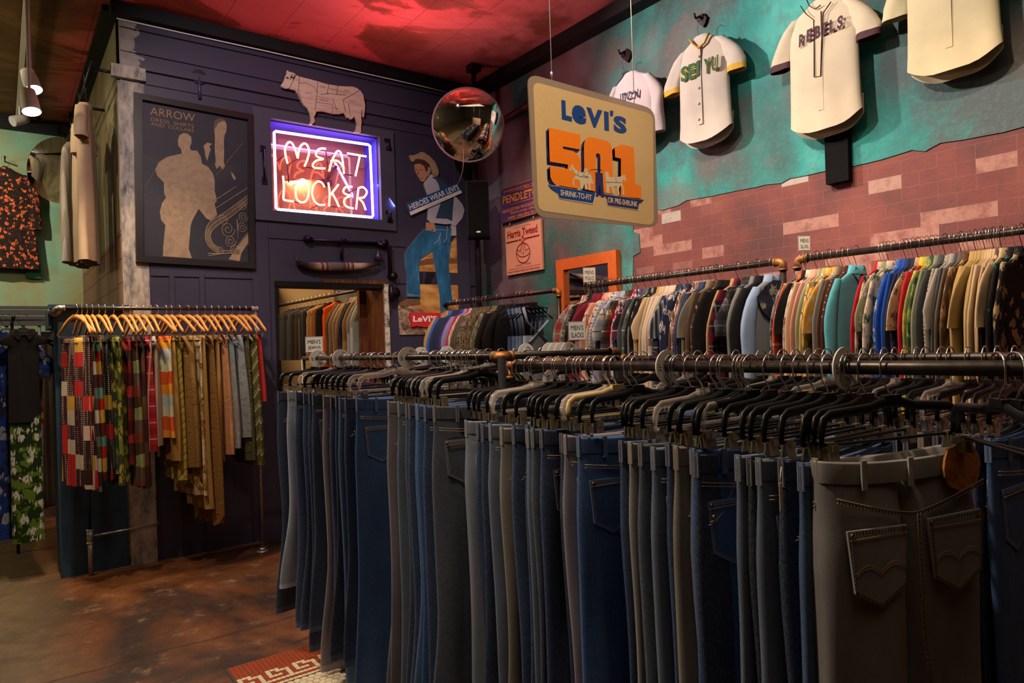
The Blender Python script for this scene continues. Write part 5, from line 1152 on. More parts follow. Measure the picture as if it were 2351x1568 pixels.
Bg = [('charcoal jacket', pl('blk')), ('red plaid shirt', plaid('red', 'wht', 'blk')), ('grey red plaid shirt', plaid('lgr', 'red', 'wht')), ('grey floral shirt', ('floral', P['gry'], P['wht'], P['blk'], P['lgr'])), ('dark paisley shirt', ('paisley', P['blk'], P['gry'], P['lgr'], P['blk'])), ('black shirt', pl('blk')), ('black western shirt', pl('blk')), ('maroon shirt', pl('mar')), ('deep maroon shirt', pl('mar')), ('dark wine shirt', pl('mar')),
      ('red and white plaid shirt', plaid('wht', 'red', 'mar')), ('cream red plaid shirt', plaid('crm', 'pnk', 'red')), ('coral striped shirt', ('stripe', P['pnk'], P['crm'], P['red'])), ('fine blue gingham shirt', ('check', P['wht'], P['nv'])), ('pale blue gingham shirt', ('check', P['wht'], P['lbl'])), ('lilac plaid shirt', plaid('lgr', 'lav', 'nv')), ('blue white plaid shirt', plaid('wht', 'lbl', 'nv')), ('grey plaid shirt', plaid('gry', 'blk', 'wht')), ('brown tartan shirt', plaid('brn', 'blk', 'tan')), ('red flannel shirt', plaid('mar', 'blk', 'red')),
      ('red candy striped shirt', ('stripe', P['wht'], P['red'], P['red'])), ('blue candy striped shirt', ('stripe', P['wht'], P['nv'], P['lbl'])), ('dark purple print shirt', ('floral', P['pu'], P['lgr'], P['blk'], P['nv'])), ('wine tartan shirt', plaid('mar', 'nv', 'wht')), ('slate shirt', pl('slt')), ('grey green western shirt', plaid('gry', 'dgr', 'wht')), ('black satin shirt', pl('blk')), ('black striped shirt', ('stripe', P['blk'], P['gry'], P['blk'])), ('black leather shirt', pl('blk')), ('tan shirt', pl('tan')),
      ('beige shirt', pl('bge')), ('camel shirt', pl('bge')), ('cream western shirt', pl('crm')), ('pale pink cream shirt', ('plain', (.66, .50, .42))), ('ivory shirt', pl('crm')), ('navy plaid flannel shirt', plaid('nv', 'blk', 'lgr', .8)), ('navy grey plaid shirt', plaid('slt', 'nv', 'wht')), ('grey striped shirt', ('stripe', P['gry'], P['nv'], P['wht'])), ('blue white floral shirt', ('floral', P['nv'], P['wht'], P['red'], P['nv'])), ('cream pinstriped shirt', ('stripe', P['crm'], P['brn'], P['mar'])), ('pink brown plaid shirt', plaid('pnk', 'brn', 'wht')),
      ('dark indigo denim shirt', ('denim', (.016, .03, .085))), ('navy denim shirt', ('denim', (.02, .035, .10))), ('black shirt with snaps', pl('blk')), ('taupe western shirt', ('plain', (.22, .18, .14))), ('khaki olive western shirt', ('plain', (.20, .17, .12))), ('dark brown shirt', pl('brn')), ('black brown tartan shirt', plaid('blk', 'brn', 'tan')), ('black suit shirt', pl('blk')), ('tan western shirt with piping', pl('tan')), ('dark wine plaid shirt', plaid('blk', 'mar', 'gry')), ('charcoal plaid shirt', plaid('slt', 'blk', 'gry')), ('grey work shirt', pl('gry')), ('black work shirt', pl('blk')), ('light blue western shirt with floral yoke', ('plain', (.20, .215, .25)))]
Bh = [1347, 1352, 1355, 1360, 1364, 1368, 1372, 1377, 1381, 1389, 1401, 1407, 1414, 1421, 1428, 1436, 1443, 1452, 1459, 1466, 1470, 1476, 1484, 1489, 1494, 1500, 1506, 1512, 1518, 1525, 1531, 1537, 1545, 1556, 1562, 1569, 1574, 1580, 1588, 1607, 1613, 1621, 1628, 1633, 1637, 1642, 1646, 1659, 1665, 1695, 1703, 1724, 1739, 1750, 1773]
Ag = [('grey printed shirt', ('floral', P['gry'], P['blk'], P['lgr'], P['slt'])), ('bright orange plaid shirt', plaid('org', 'red', 'wht', .7)), ('black shirt', pl('blk')), ('white shirt with brown floral print', ('floral', P['wht'], P['brn'], P['blk'], P['lgr'])), ('pale peach shirt', ('plain', (.62, .40, .27))), ('pink shirt', pl('pnk')), ('sage green shirt', pl('sage')), ('cream yellow striped shirt', ('stripe', (.62, .50, .28), P['khk'], P['brn'])), ('yellow patterned shirt', ('floral', (.66, .42, .09), P['brn'], P['crm'], P['khk'])), ('golden print shirt', ('floral', (.62, .33, .05), P['crm'], P['brn'], P['khk'])), ('grey shirt with a black star', pl('gry')), ('brown shirt', pl('brn')), ('dotted dark wine shirt', ('dots', (.07, .02, .02), (.25, .15, .12))),
      ('light blue polo shirt with an open collar', pl('sky')), ('red shirt with black bars', pl('red')), ('white black print shirt', ('floral', P['crm'], P['blk'], P['nv'], P['lgr'])), ('grey green print shirt', ('floral', P['sage'], P['crm'], P['slt'], P['gry'])), ('pale leaf print shirt', ('floral', P['crm'], P['dgr'], P['sage'], P['lgr'])), ('blue tie-dyed shirt', ('tie', P['ryl'], P['blu'], (.55, .65, .75))), ('royal blue shirt', pl('ryl')), ('cobalt blue shirt', pl('ryl')), ('navy shirt', pl('nv')), ('dark navy shirt', pl('nv')), ('beige print shirt', ('floral', P['bge'], P['brn'], P['crm'], P['tan'])), ('red sweater with yellow cuffs', pl('red')), ('lime green print shirt', ('floral', P['grn'], P['yel'], P['dgr'], P['sage'])), ('green jungle print shirt', ('floral', P['dgr'], P['grn'], P['crm'], P['sage'])), ('grey green shirt', pl('sage')), ('slate navy shirt', pl('slt')), ('dotted grey shirt', ('dots', (.38, .34, .28), P['brn'])), ('pale grey shirt', pl('lgr')), ('dark slate shirt', pl('slt')), ('taupe shirt', ('plain', (.16, .12, .09))), ('brown patterned shirt', ('floral', P['brn'], P['tan'], P['crm'], P['olv'])),
      ('golden tan shirt', ('plain', (.52, .32, .13))), ('tan work shirt', pl('khk')), ('mustard khaki shirt', pl('khk')), ('khaki shirt', pl('khk')), ('khaki uniform shirt', pl('khk')), ('light khaki shirt', ('plain', (.50, .37, .19))), ('beige khaki shirt', pl('bge')), ('pale beige shirt', pl('bge')), ('sand beige shirt', ('plain', (.50, .36, .23))), ('tan striped shirt', ('stripe', P['bge'], P['brn'], P['tan'])), ('sandy shirt', pl('bge')), ('black sweater with a turquoise and tan pattern', ('floral', P['blk'], P['blk'], P['tq'], P['blk'])), ('black patterned sweater', ('floral', P['blk'], P['tan'], P['tq'], P['blk']))]
Ah = [1842, 1851, 1857, 1867, 1876, 1883, 1894, 1904, 1913, 1928, 1934, 1940, 1952, 1966, 2024, 2031, 2040, 2052, 2072, 2080, 2088, 2097, 2108, 2117, 2128, 2140, 2149, 2160, 2170, 2185, 2196, 2207, 2216, 2225, 2240, 2246, 2254, 2262, 2269, 2275, 2281, 2288, 2294, 2299, 2310, 2330, 2346]
def star(cx, cz, r, y): return [(cx + (r if k % 2 == 0 else r * .42) * math.sin(k * pi / 5), y, cz + (r if k % 2 == 0 else r * .42) * math.cos(k * pi / 5)) for k in range(10)]
rs = random.Random(5)
for gs, hs_, where, grp in ((Cg, Ch, 'short corner rack', 'garments on the corner rack'), (Bg, Bh, 'middle wall rack', 'shirts on the middle wall rack'), (Ag, Ah, 'right wall rack', 'shirts on the right wall rack')):
    ys = [yAt(px, XS, ZS) for px in hs_]
    for i, ((wd, fb), px, Y) in enumerate(zip(gs, hs_, ys)):
        gap = min([abs(Y - ys[k]) for k in (i - 1, i + 1) if 0 <= k < len(ys)])
        Tk = max(.018, min(.055, gap * 1.1)); fb = tuple(fb); s_ = 1.0
        if fb[0] == 'plaid': s_ = fb[4] if len(fb) > 4 else 1.0; fb = fb[:4]
        cl = fab(*fb, s=s_); yw = rs.uniform(-.05, .02); z_ = ZS + RS - DS - .006
        short = i % 7 == 2 and where != 'short corner rack'; jac = where == 'short corner rack'
        lab = f'{wd}, {nth(i)} from left on the {where}'
        if 'overalls' in wd:
            e = shirt(lab, 'overalls', grp, XS, Y, z_, cl, 500 + i, yw, .95, .44, Tk, None, False, name='overalls'); bpy.data.objects.remove(e.children[0])
            m = MB(); ph = rs.uniform(0, 6); m.loft([sring(0, a, Tk / 2, zz, 26, 2.6, 0, lambda x, y, th: (0, .004 * math.sin(x * 40 + ph))) for a, zz in ((.115, -.25), (.12, -.36), (.2, -.46), (.21, -.6), (.22, -.95))]); m.make('bib', cl, e)
            for s in (-1, 1):
                m = MB(); m.tube([(s * .06, Tk * .2, -.02), (s * .12, -Tk * .3, -.03), (s * .10, -Tk * .5 - .004, -.14), (s * .085 * (1 if 'cross' not in wd else -1), -Tk * .5 - .006, -.30)], .019, 8, 0, True, (1, .16), (0, 1, 0)); m.make('strap', cl, e)
        else:
            dark = {}
            c2 = None
            if 'yellow cuffs' in wd: c2 = fab('plain', P['yel'])
            if 'yoke' in wd: c2 = fab('plain', P['lbl'])
            e = shirt(lab, 'jacket' if ('jacket' in wd or 'coat' in wd) else 'shirt', grp, XS, Y, z_, cl, 500 + i, yw, .74 + rs.uniform(-.03, .05), .47 + rs.uniform(-.02, .03), Tk, 'short' if short else 'long', True, c2, name='jacket' if jac else 'shirt')
            if 'yoke' in wd:
                h = Tk / 2; m = MB(); m.add([(-.21, -h - .004, -.11), (-.13, -h - .006, -.05), (-.05, -h - .006, -.015), (.05, -h - .006, -.015), (.13, -h - .006, -.05), (.21, -h - .004, -.11), (.2, -h - .008, -.20), (.02, -h - .012, -.30), (-.16, -h - .010, -.19)], [tuple(range(9))]); m.make('yoke', fab('floral', (.05, .05, .09), (.42, .40, .30), (.55, .5, .3), (.03, .03, .06)), e)
                for ch_ in e.children:
                    if ch_.name.startswith('sleeve'): ch_.data.materials[0] = c2
            if 'black star' in wd: m = MB(); m.add(star(-.10, -.52, .07, -Tk / 2 - .012), [tuple(range(10))]); m.make('star_print', m_ink, e)
            if 'black bars' in wd:
                m = MB()
                for k in range(4): m.box((-.21, -Tk / 2 - .012, -.30 - .06 * k), (.12, .003, .022))
                m.add(star(-.12, -.55, .10, -Tk / 2 - .013), [tuple(range(10))]); m.make('bar_print', m_ink, e)
        hang_shirt(i % 3 == 1, (XS, Y, ZS + RS), yw, f'black hanger of the {nth(i)} garment from the left on the {where}', 'hangers on the ' + where)
card('small white MENS card standing on the left end of the middle wall rack', (XS, yAt(1354, XS, ZS), ZS + .03), ['MENS', 'POLO'], .085, .10, .16)
card('small white MENS card standing on the left end of the right wall rack', (XS, yAt(1848, XS, ZS), ZS + .045), ['MENS', '3L/XL'], .06, .072, .2)

# ------------------------------------------------------------------ baseball jerseys on the teal wall
JY = -pi / 2
def jersey(label, px, ytop, yhem, cloth, W_, sleeve, seed, trim, **kw):
    a, b = T(px, ytop, .11), T(px, yhem, .11)
    L = a.z - b.z
    e = shirt(label, 'jersey', 'jerseys on the teal wall', a.x, a.y, a.z, cloth, seed, JY, L, W_, .085, sleeve, False, trim, name='jersey', curve=.06, fa=.55, **kw)
    m = MB(); w = W_ * .5; xs_ = [w * (k / 10 - 1) for k in range(21)]
    m.loft([[(x, .030 + .006 * math.sin(x * 34 + seed), zz + (0 if q == 0 else .075 * (abs(x) / w) ** 3)) for x in xs_] for q, zz in ((0, -L + .14), (1, -L - .045))], closed=False); m.make('back_panel', cloth, e)
    if sleeve == 'short': m = MB(); m.box((0, -.0465, -.05 - (L - .12) / 2), (.032, .002, L - .16)); m.make('button_placket', cloth, e)
    return e
m_jw = fab('plain', (.66, .58, .53)); m_jc = fab('plain', (.68, .56, .42)); m_jy = fab('plain', (.66, .56, .36)); m_jp = fab('plain', (.66, .54, .58))
m_green = flat('letter_green', (.008, .10, .035), .7, var=.1); m_gold = flat('letter_gold', (.62, .36, .03), .7, var=.1); m_mrn = flat('letter_maroon', (.055, .010, .022), .7, var=.1); m_navl = flat('letter_navy', (.03, .03, .07), .7, var=.1)
PJ = lambda x_, y_: T(x_, y_, .160)
j1 = jersey('white SEIYU baseball jersey with green letters and gold trim on the teal wall', 1612, 84, 322, m_jw, .39, 'short', 901, m_gold)
for mt_, ex, dp in ((m_gold, .075, 0), (m_green, .03, .003)):
    for k, ch_ in enumerate('SEIYU'):
        x0 = 1563 + k * 17.6; y0 = 190 - k * 6.2
        text_px('lettering', ch_, mt_, lambda x_, y_, dp=dp: T(x_, y_, .160 + dp), (x0, y0), (x0 + (16 if ch_ != 'I' else 7), y0 - 5), (x0, y0 - 35), j1, bold=ex)
def trim_line(name, pts, e, mat, r=.005, d=.160):
    m = MB(); m.tube([T(x, y, d) for x, y in pts], r, 6, 0, True, (1, .5), (1, 0, 0)); return m.make(name, mat, e, False)
trim_line('neck_trim', [(1584, 92), (1592, 102), (1604, 111), (1618, 98), (1628, 75)], j1, m_gold, .011)
for k in range(5): m = MB(); a = T(1604, 130 + 36 * k, .160); m.cyl(a, a + Vector((-.004, 0, 0)), .008, 10); m.make('button', m_jc, j1, False)
j2 = jersey('cream REBELS baseball jersey with maroon piping on the teal wall', 1886, 2, 296, m_jc, .40, 'short', 902, m_mrn)
for k, ch_ in enumerate('REBELS'):
    x0 = 1834 + k * 17.5; y0 = 106 - k * 7.5 + (4 if k == 0 else 0)
    text_px('lettering', ch_, m_mrn, PJ, (x0, y0), (x0 + 13.5, y0 - 6), (x0 + 1, y0 - 29), j2, bold=.04)
trim_line('piping', [(1838, 14), (1850, 32), (1868, 46), (1869, 100), (1869, 177), (1884, 175), (1886, 100), (1890, 30), (1908, 4)], j2, m_mrn)
trim_line('piping', [(1852, 0), (1858, 14), (1872, 21), (1884, 12)], j2, m_mrn)
j3 = jersey('yellowed cream baseball jersey cut by the top picture edge', 2178, -150, 160, m_jy, .40, 'short', 903, None)
j4 = jersey('white sweatshirt with a dark college lettering behind the hanging sign', 1450, 168, 330, m_jp, .40, 'long', 904, None, sl_len=.40)
text_px('lettering', 'ITON', m_navl, PJ, (1424, 236), (1466, 224), (1424, 216), j4, bold=.02)
for px, py, lb in ((1610, 44, 'above the SEIYU jersey'), (1436, 125, 'above the white sweatshirt')):
    a = T(px, py, .0); e = thing('wall_hook', 'dark iron coat hook on the teal wall ' + lb, 'hook', a)
    m = MB(); m.prism([T(px + x, py + y, .02) for x, y in ((-12, -2), (-4, -6), (2, -14), (12, -4), (9, 8), (4, 18), (-6, 10), (-10, 6))], (.02, 0, 0)); m.make('plate', m_dmetal, e, False)
    m = MB(); m.tube([a + Vector((-.01, 0, .02)), a + Vector((-.06, 0, -.01)), a + Vector((-.075, 0, .02))], .007, 6); m.make('peg', m_dmetal, e, False)
    hz = T(px - 1, py + 14, .11)
    hang_shirt(True, hz, JY, 'black hanger on the iron hook ' + lb, 'hangers on the wall hooks')

# ------------------------------------------------------------------ skirts rack
YK, ZK, RK = 5.3, 1.835, .013
xk0, xk1 = xAt(150, YK, ZK), xAt(583, YK, ZK)
m_hw = wood_hanger_proto(RK, .075); fw = [True]
px_, py_ = .47, 5.56
pipe_rack('skirt_rack', 'pipe rack of patterned skirts in front of the navy wall', (.9, YK, 0), [('rail', C3((xk0, YK, ZK), (xk1, YK, ZK)), RK, m_pipe), ('elbow', C3((xk0 - .0, YK, ZK), (xk0 - .03, YK, ZK), (xk0 - .04, YK + .03, ZK), (xk0 - .04, YK + .30, ZK)), RK * 1.35, m_galv), ('flange', C3((xk0 - .04, 5.615, ZK), (xk0 - .04, 5.0, ZK)), RK * 1.2, m_galv),
    ('tee', C3((xk1 - .02, YK, ZK), (xk1 + .03, YK, ZK)), RK * 1.5, flat('pinkish_fitting', (.28, .17, .17), .5, .4)), ('post', C3((xk1 + .01, YK, ZK), (xk1 + .01, YK, .01)), RK * .9, m_galv), ('flange', C3((xk1 + .01, YK, 0), (xk1 + .01, YK, 1)), RK * 1.3, m_galv),
    ('post', C3((px_, py_, .0), (px_, py_, .27)), RK * 1.2, m_galv), ('post', C3((px_, py_, .27), (px_, py_, 1.6)), RK * .7, m_pipe), ('tee', C3((px_, py_, .22), (px_, py_, .32)), RK * 1.6, m_galv), ('crossbar', C3((px_, py_, .27), (.9, py_ + .0, .28)), RK * .5, m_galv)])
SK = [(173, 'dark brown patchwork skirt with coloured squares', ('patch', (.05, .012, .014), (.55, .30, .05), (.45, .02, .02), (.52, .42, .34)), .97, .17, .20), (186, 'second patchwork skirt', ('patch', (.04, .012, .012), (.5, .02, .03), (.56, .46, .38), (.52, .3, .04)), .98, .16, .19),
      (198, 'black and white tapestry skirt', ('bands', (.04, .04, .04), (.60, .55, .5), (.06, .07, .03), (.16, .15, .14)), 1.0, .15, .18), (211, 'yellow red and teal print skirt', ('bands', (.10, .02, .02), (.55, .33, .05), (.42, .02, .02), (.10, .30, .26)), .93, .15, .18), (225, 'dark multicoloured patch skirt', ('patch', (.02, .02, .02), (.45, .28, .04), (.35, .02, .02), (.08, .22, .2)), .93, .15, .18),
      (240, 'dark green print skirt', ('floral', (.03, .045, .025), (.4, .3, .05), (.4, .05, .03), (.05, .1, .06)), .9, .14, .17), (259, 'olive skirt with green and yellow flowers', ('floral', (.06, .06, .02), (.42, .42, .06), (.5, .15, .08), (.2, .25, .05)), .98, .14, .18), (280, 'dark maroon skirt', ('bands', (.07, .01, .012), (.14, .015, .02), (.05, .02, .02), (.35, .03, .03)), .85, .14, .17), (297, 'brown tweed skirt with a green panel', ('bands', (.14, .09, .07), (.30, .38, .16), (.08, .05, .02), (.2, .05, .03)), 1.0, .14, .18), (311, 'dark brown leather trimmed skirt', ('bands', (.06, .02, .015), (.12, .04, .025), (.10, .05, .03), (.04, .02, .02)), 1.02, .15, .18),
      (327, 'bright red tartan skirt', plaid('red', 'mar', 'crm'), .78, .14, .17), (345, 'cream skirt', ('plain', (.52, .42, .36)), .75, .13, .15), (358, 'short white skirt with an orange pumpkin print', ('bands', (.62, .10, .02), (.60, .62, .45), (.45, .52, .55), (.70, .30, .03)), .70, .15, .18), (380, 'golden brown plain skirt', ('plain', (.34, .19, .055)), .86, .15, .19), (392, 'yellow ruched skirt', ('zigzag', (.45, .36, .06), (.30, .2, .04), (.5, .42, .1), (.2, .13, .03)), 1.0, .14, .16),
      (410, 'gold paisley skirt', ('paisley', (.32, .18, .05), (.14, .07, .02), (.50, .36, .18), (.24, .12, .03)), .92, .16, .19), (430, 'cream and brown floral skirt', ('floral', (.55, .42, .26), (.20, .10, .03), (.42, .25, .08), (.38, .24, .08)), 1.12, .16, .20), (450, 'gold satin skirt', ('paisley', (.40, .24, .07), (.52, .36, .15), (.24, .12, .03), (.45, .28, .08)), 1.22, .15, .19), (468, 'bronze print skirt with an uneven hem', ('paisley', (.24, .12, .03), (.40, .24, .08), (.12, .05, .02), (.3, .16, .05)), 1.25, .14, .19), (484, 'copper striped skirt', ('stripe', (.28, .13, .04), (.42, .26, .1), (.1, .05, .02)), .9, .14, .17),
      (500, 'peach faded skirt', ('tie', (.55, .30, .16), (.50, .22, .10), (.55, .36, .22)), .86, .14, .17), (515, 'blue grey sheer skirt', ('tie', (.26, .32, .36), (.20, .24, .28), (.45, .30, .2)), .82, .14, .18), (530, 'grey blue sheer skirt', ('tie', (.22, .25, .27), (.30, .34, .38), (.2, .15, .12)), .75, .13, .18), (548, 'dark olive swirl skirt', ('paisley', (.06, .06, .03), (.20, .2, .09), (.12, .11, .05), (.05, .05, .02)), .92, .14, .17), (562, 'olive and cream zigzag skirt', ('zigzag', (.10, .11, .03), (.46, .40, .28), (.20, .17, .07), (.06, .06, .02)), .96, .15, .19), (580, 'short red skirt', ('plain', (.52, .04, .035)), .5, .11, .13)]
rk = random.Random(9)
for i, (px, wd, fb, L, a0, a1) in enumerate(SK):
    X = xAt(px, YK, ZK); yw = pi / 2 + math.radians(26 if i in (0, 12) else 20 if i in (15, 16, 22) else rk.uniform(6, 13)); fb = tuple(fb)
    X = min(X, xk1 - .012)
    gap = 2.9e-3 * min([abs(px - SK[k][0]) for k in (i - 1, i + 1) if 0 <= k < len(SK)])
    skirt(f'{wd}, {nth(i)} from the left on the skirt rack', 'skirts on the skirt rack', X, YK, ZK - .195, fab(*fb[:5] if fb[0] != 'plaid' else fb[:4]), 600 + i, yw, L, a0, a1, max(.034, min(.07, gap * 1.35)), jag=.10 if 'uneven' in wd else 0)
    lb = f'orange wooden hanger of the {nth(i)} skirt from the left'
    if fw[0]: fw[0] = False; m_hw.location = (X, YK, ZK + RK); m_hw.rotation_euler = (0, 0, yw); m_hw['label'] = lb; m_hw['group'] = 'wooden hangers on the skirt rack'
    else: dup(m_hw, (X, YK, ZK + RK), yw, lb, 'wooden hangers on the skirt rack')
# painted half-height partition behind the rack's left end
t = NT('blue_panel_paint', .5); n1 = t.noise(4, 6, .65, t.scaled(1, 1, .4)); t.col(t.ramp(n1, [(.3, (.015, .035, .065)), (.6, (.04, .085, .14)), (.8, (.09, .14, .19))]))
m = MB(); m.box((.52, 5.66, .925), (.44, .06, 1.85)); m.box((.52, 5.64, 1.86), (.50, .16, .03)); m.box((.285, 5.85, 1.78), (.03, .40, .13), 0, Matrix.Rotation(.0, 3, 'X')); m.box((.31, 5.85, .9), (.02, .36, 1.7)); struct(m.make('wall_partition', t.m))
# dresses hanging at the partition's end
dr = thing('garment_rail', 'short dark rail of dresses beyond the blue partition at far left', 'clothes rack', (.08, 6.1, 0)); m = MB(); m.cyl((.08, 5.72, 1.80), (.08, 6.6, 1.80), .012, 10); m.make('rail', m_pipe, dr, False); m = MB(); m.cyl((.08, 6.6, 1.80), (.08, 6.6, 0), .012, 10); m.make('post', m_pipe, dr, False)
for i, (Y, X, wd, fb, L, W_, sl) in enumerate(((5.76, .13, 'black dress with a green and white floral skirt', pl('blk'), .62, .18, None), (5.88, .04, 'blue floral dress', ('floral', (.008, .035, .20), (.22, .24, .32), (.04, .2, .3), (.015, .015, .06)), 1.42, .30, 'short'), (6.02, -.04, 'red jacket with yellow print', ('floral', (.24, .01, .015), (.4, .3, .06), (.4, .05, .2), (.05, .01, .01)), .9, .40, 'long'), (6.2, .02, 'black print dress', ('floral', (.02, .015, .02), (.3, .05, .2), (.1, .1, .3), (.02, .02, .02)), 1.0, .38, None))):
    e = shirt(f'{wd} hanging beside the blue partition', 'dress', 'dresses at far left', X, Y, 1.70, fab(*fb), 700 + i, .1 - .1 * i, L, W_, .07, sl, True, name='dress')
    if i == 0:
        m = MB(); m.loft([sring(0, a, .03, zz, 26, 2.4, 0, lambda x, y, th: (0, .006 * math.sin(x * 60))) for a, zz in ((.088, -.58), (.088, -.8), (.09, -1.1), (.092, -1.44))]); m.make('floral_skirt', fab('floral', (.012, .03, .008), (.5, .5, .46), (.06, .06, .02), (.09, .16, .015)), e)
    hang_shirt(True, (X, Y, 1.812), .1, f'black hanger of the {nth(i)} dress beside the blue partition', 'hangers at far left')
p = onY(25, 1190, 8.0); m = MB(); m.box((p.x, 8.0, .455), (.12, .03, .91)); tag(m.make('cardboard_strip', flat('tan_board', (.36, .22, .10), .8), None, False, at=(p.x, 8.0, 0)), 'narrow tan board standing upright at far left behind the dresses', 'board')

# ------------------------------------------------------------------ side wall garments, green wall things, track lights
XW = .56
wr = thing('wall_rail', 'dark pipe rail high on the side of the navy room', 'clothes rack', (XW, 6.8, 3.55)); m = MB(); m.cyl((XW, 5.45, 3.55), (XW, 8.2, 3.55), .016, 10); m.make('rail', m_black, wr, False)
for y in (5.6, 6.5, 7.4, 8.1): m = MB(); m.cyl((XW, y, 3.55), (XL + .01, y, 3.55), .012, 8); m.make('bracket', m_black, wr, False)
t = NT('bamboo', .8)
for i, (Y, zt, wd, cl, L, W_, sl, yw) in enumerate(((5.83, 3.36, 'tan short-sleeved linen tunic', fab('plain', (.56, .40, .27)), 1.16, .40, 'short', 1.35), (6.25, 3.34, 'pale tan tunic', fab('plain', (.52, .40, .28)), 1.1, .40, 'short', 1.4), (6.95, 3.36, 'white pleated dress', fab('stripe', (.62, .55, .47), (.42, .36, .30), (.62, .55, .47)), 1.05, .46, None, 1.2))):
    e = shirt(f'{wd} hanging high on the side of the navy room', 'tunic' if i < 2 else 'dress', 'pale garments on the side wall', XW - .02, Y, zt, cl, 720 + i, yw, L, W_, .10, sl, False, name='tunic' if i < 2 else 'dress', flare=1.25 if i == 2 else 1.1)
    hang_shirt(True, (XW - .02, Y, 3.55 + .016), yw, f'black hanger of the {wd}', 'hangers on the side wall')
a = onY(12, 385, 8.55); hang_shirt(True, (a.x, 8.58, a.z + .11), 0, 'black hanger of the dark floral dress on the green wall', 'hangers at far left'); m = MB(); m.cyl((a.x, 8.5, a.z + .10), (a.x, YG, a.z + .10), .008, 6); tag(m.make('wall_peg', m_dmetal, None, False, at=(a.x, YG, a.z + .1)), 'dark peg on the green wall holding the floral dress', 'hook'); dsl = shirt('dark red and orange floral dress hanging on the green wall', 'dress', None, a.x, 8.58, a.z, fab('floral', (.020, .012, .010), (.55, .10, .04), (.62, .38, .12), (.03, .02, .015), s=1.6), 740, 0, 1.02, .42, .09, 'long', False, name='dress', flare=1.3, sl_len=.52) 
a = onY(76, 624, YG); m = MB(); m.box((a.x, YG - .03, a.z), (.13, .06, .15)); m.box((a.x, YG - .062, a.z), (.11, .006, .13)); tag(m.make('junction_box', m_green, None, False, at=(a.x, YG - .03, a.z)), 'small green painted junction box on the green wall', 'junction box')
a = CAM + ray(142, 392) * (6.9 / FPX); gm = thing('convex_mirror', 'convex mirror on the green wall reflecting dresses, partly hidden by pale garments', 'mirror', a)
nq = (Vector((.55, -1, -.35))).normalized(); q_ = nq.to_track_quat('Z', 'Y').to_matrix()
m = MB(); dome(m, a, q_, .33, .09); m.make('mirror_dome', m_mirror, gm, False); m = MB(); dome(m, a - nq * .003, q_ @ Matrix.Rotation(pi, 3, 'X'), .33, .05); m.make('back_shell', m_black, gm, False)
m = MB(); b = CAM + ray(165, 310) * (7.0 / FPX); m.tube([a - nq * .04, Vector((b.x, b.y, b.z)), (b.x, b.y, ZC)], .02, 8); m.make('ceiling_bracket', m_black, gm, False)
# track with three heads
XT = .2
tr = thing('lighting_track', 'white lighting track running along the brown ceiling at top left', 'track', (XT, 6.9, ZC)); m = MB(); m.box((XT, 6.9, ZC - .06), (.035, 3.4, .03)); m.make('track_bar', m_white, tr, False); m = MB(); m.box((XT + .0, 5.36, ZC - .04), (.11, .28, .08)); m.make('power_box', m_white, tr, False)
for y in (5.6, 6.9, 8.3): m = MB(); m.cyl((XT, y, ZC), (XT, y, ZC - .05), .012, 8); m.make('mount', m_white, tr, False)
def track_head(label, p, d, lit, power=120):
    e = thing('track_light', label, 'spotlight', p, 0, 'white track light heads'); p = Vector(p); d = Vector(d).normalized(); q = d.to_track_quat('Z', 'Y').to_matrix(); rr = [(-.075, .022), (-.07, .040), (-.015, .046), (.075, .050)]
    m = MB(); m.loft([[p + q @ Vector((r_ * math.cos(k * pi / 12), r_ * math.sin(k * pi / 12), z_)) for k in range(24)] for z_, r_ in rr], 0, True, False); m.make('lamp_body', m_white, e, False)
    m = MB(); m.loft([[p + q @ Vector((r_ * math.cos(k * pi / 12), r_ * math.sin(k * pi / 12), .074)) for k in range(24)] for r_ in (.049, .001)], 0, False, True); 
    t = NT('lamp_lens', .3); t.emit((1.0, .93, .82), 20.0 if lit else .0); t.col((.5, .5, .5)); m.make('lens', t.m, e, False)
    m = MB(); m.tube([p, p + Vector((0, 0, .13)), (p.x, p.y, ZC - .06)], .010, 6); m.make('stem', m_white, e, False)
    if lit: spot(p + d * .12, p + d * 3, power, (1.0, .80, .58), 85, .7, .06)
h1 = onX(70, 185, XT); track_head('nearest white track light head, lit', (XT, h1.y, min(h1.z, ZC - .15)), (.22, -.38, -1), True, 150)
h2 = onX(68, 232, XT - .02); track_head('second white track light head, lit, behind the nearest', (XT - .02, min(h2.y, 8.0), min(h2.z, ZC - .17)), (.12, -.30, -1), True, 130)
h3 = CAM + ray(46, 275) * (6.6 / FPX); track_head('white track light head tilted left, unlit, farthest along the track', (h3.x, h3.y, min(h3.z, ZC - .2)), (-.8, -.4, -.45), False)
spot((-.9, 6.4, 3.85), (-.8, 8.7, 2.5), 330, (1, .85, .64), 100, .9)
spot((-.5, 5.2, 3.85), (.7, 6.6, 2.8), 90, (1, .80, .58), 60, .9)

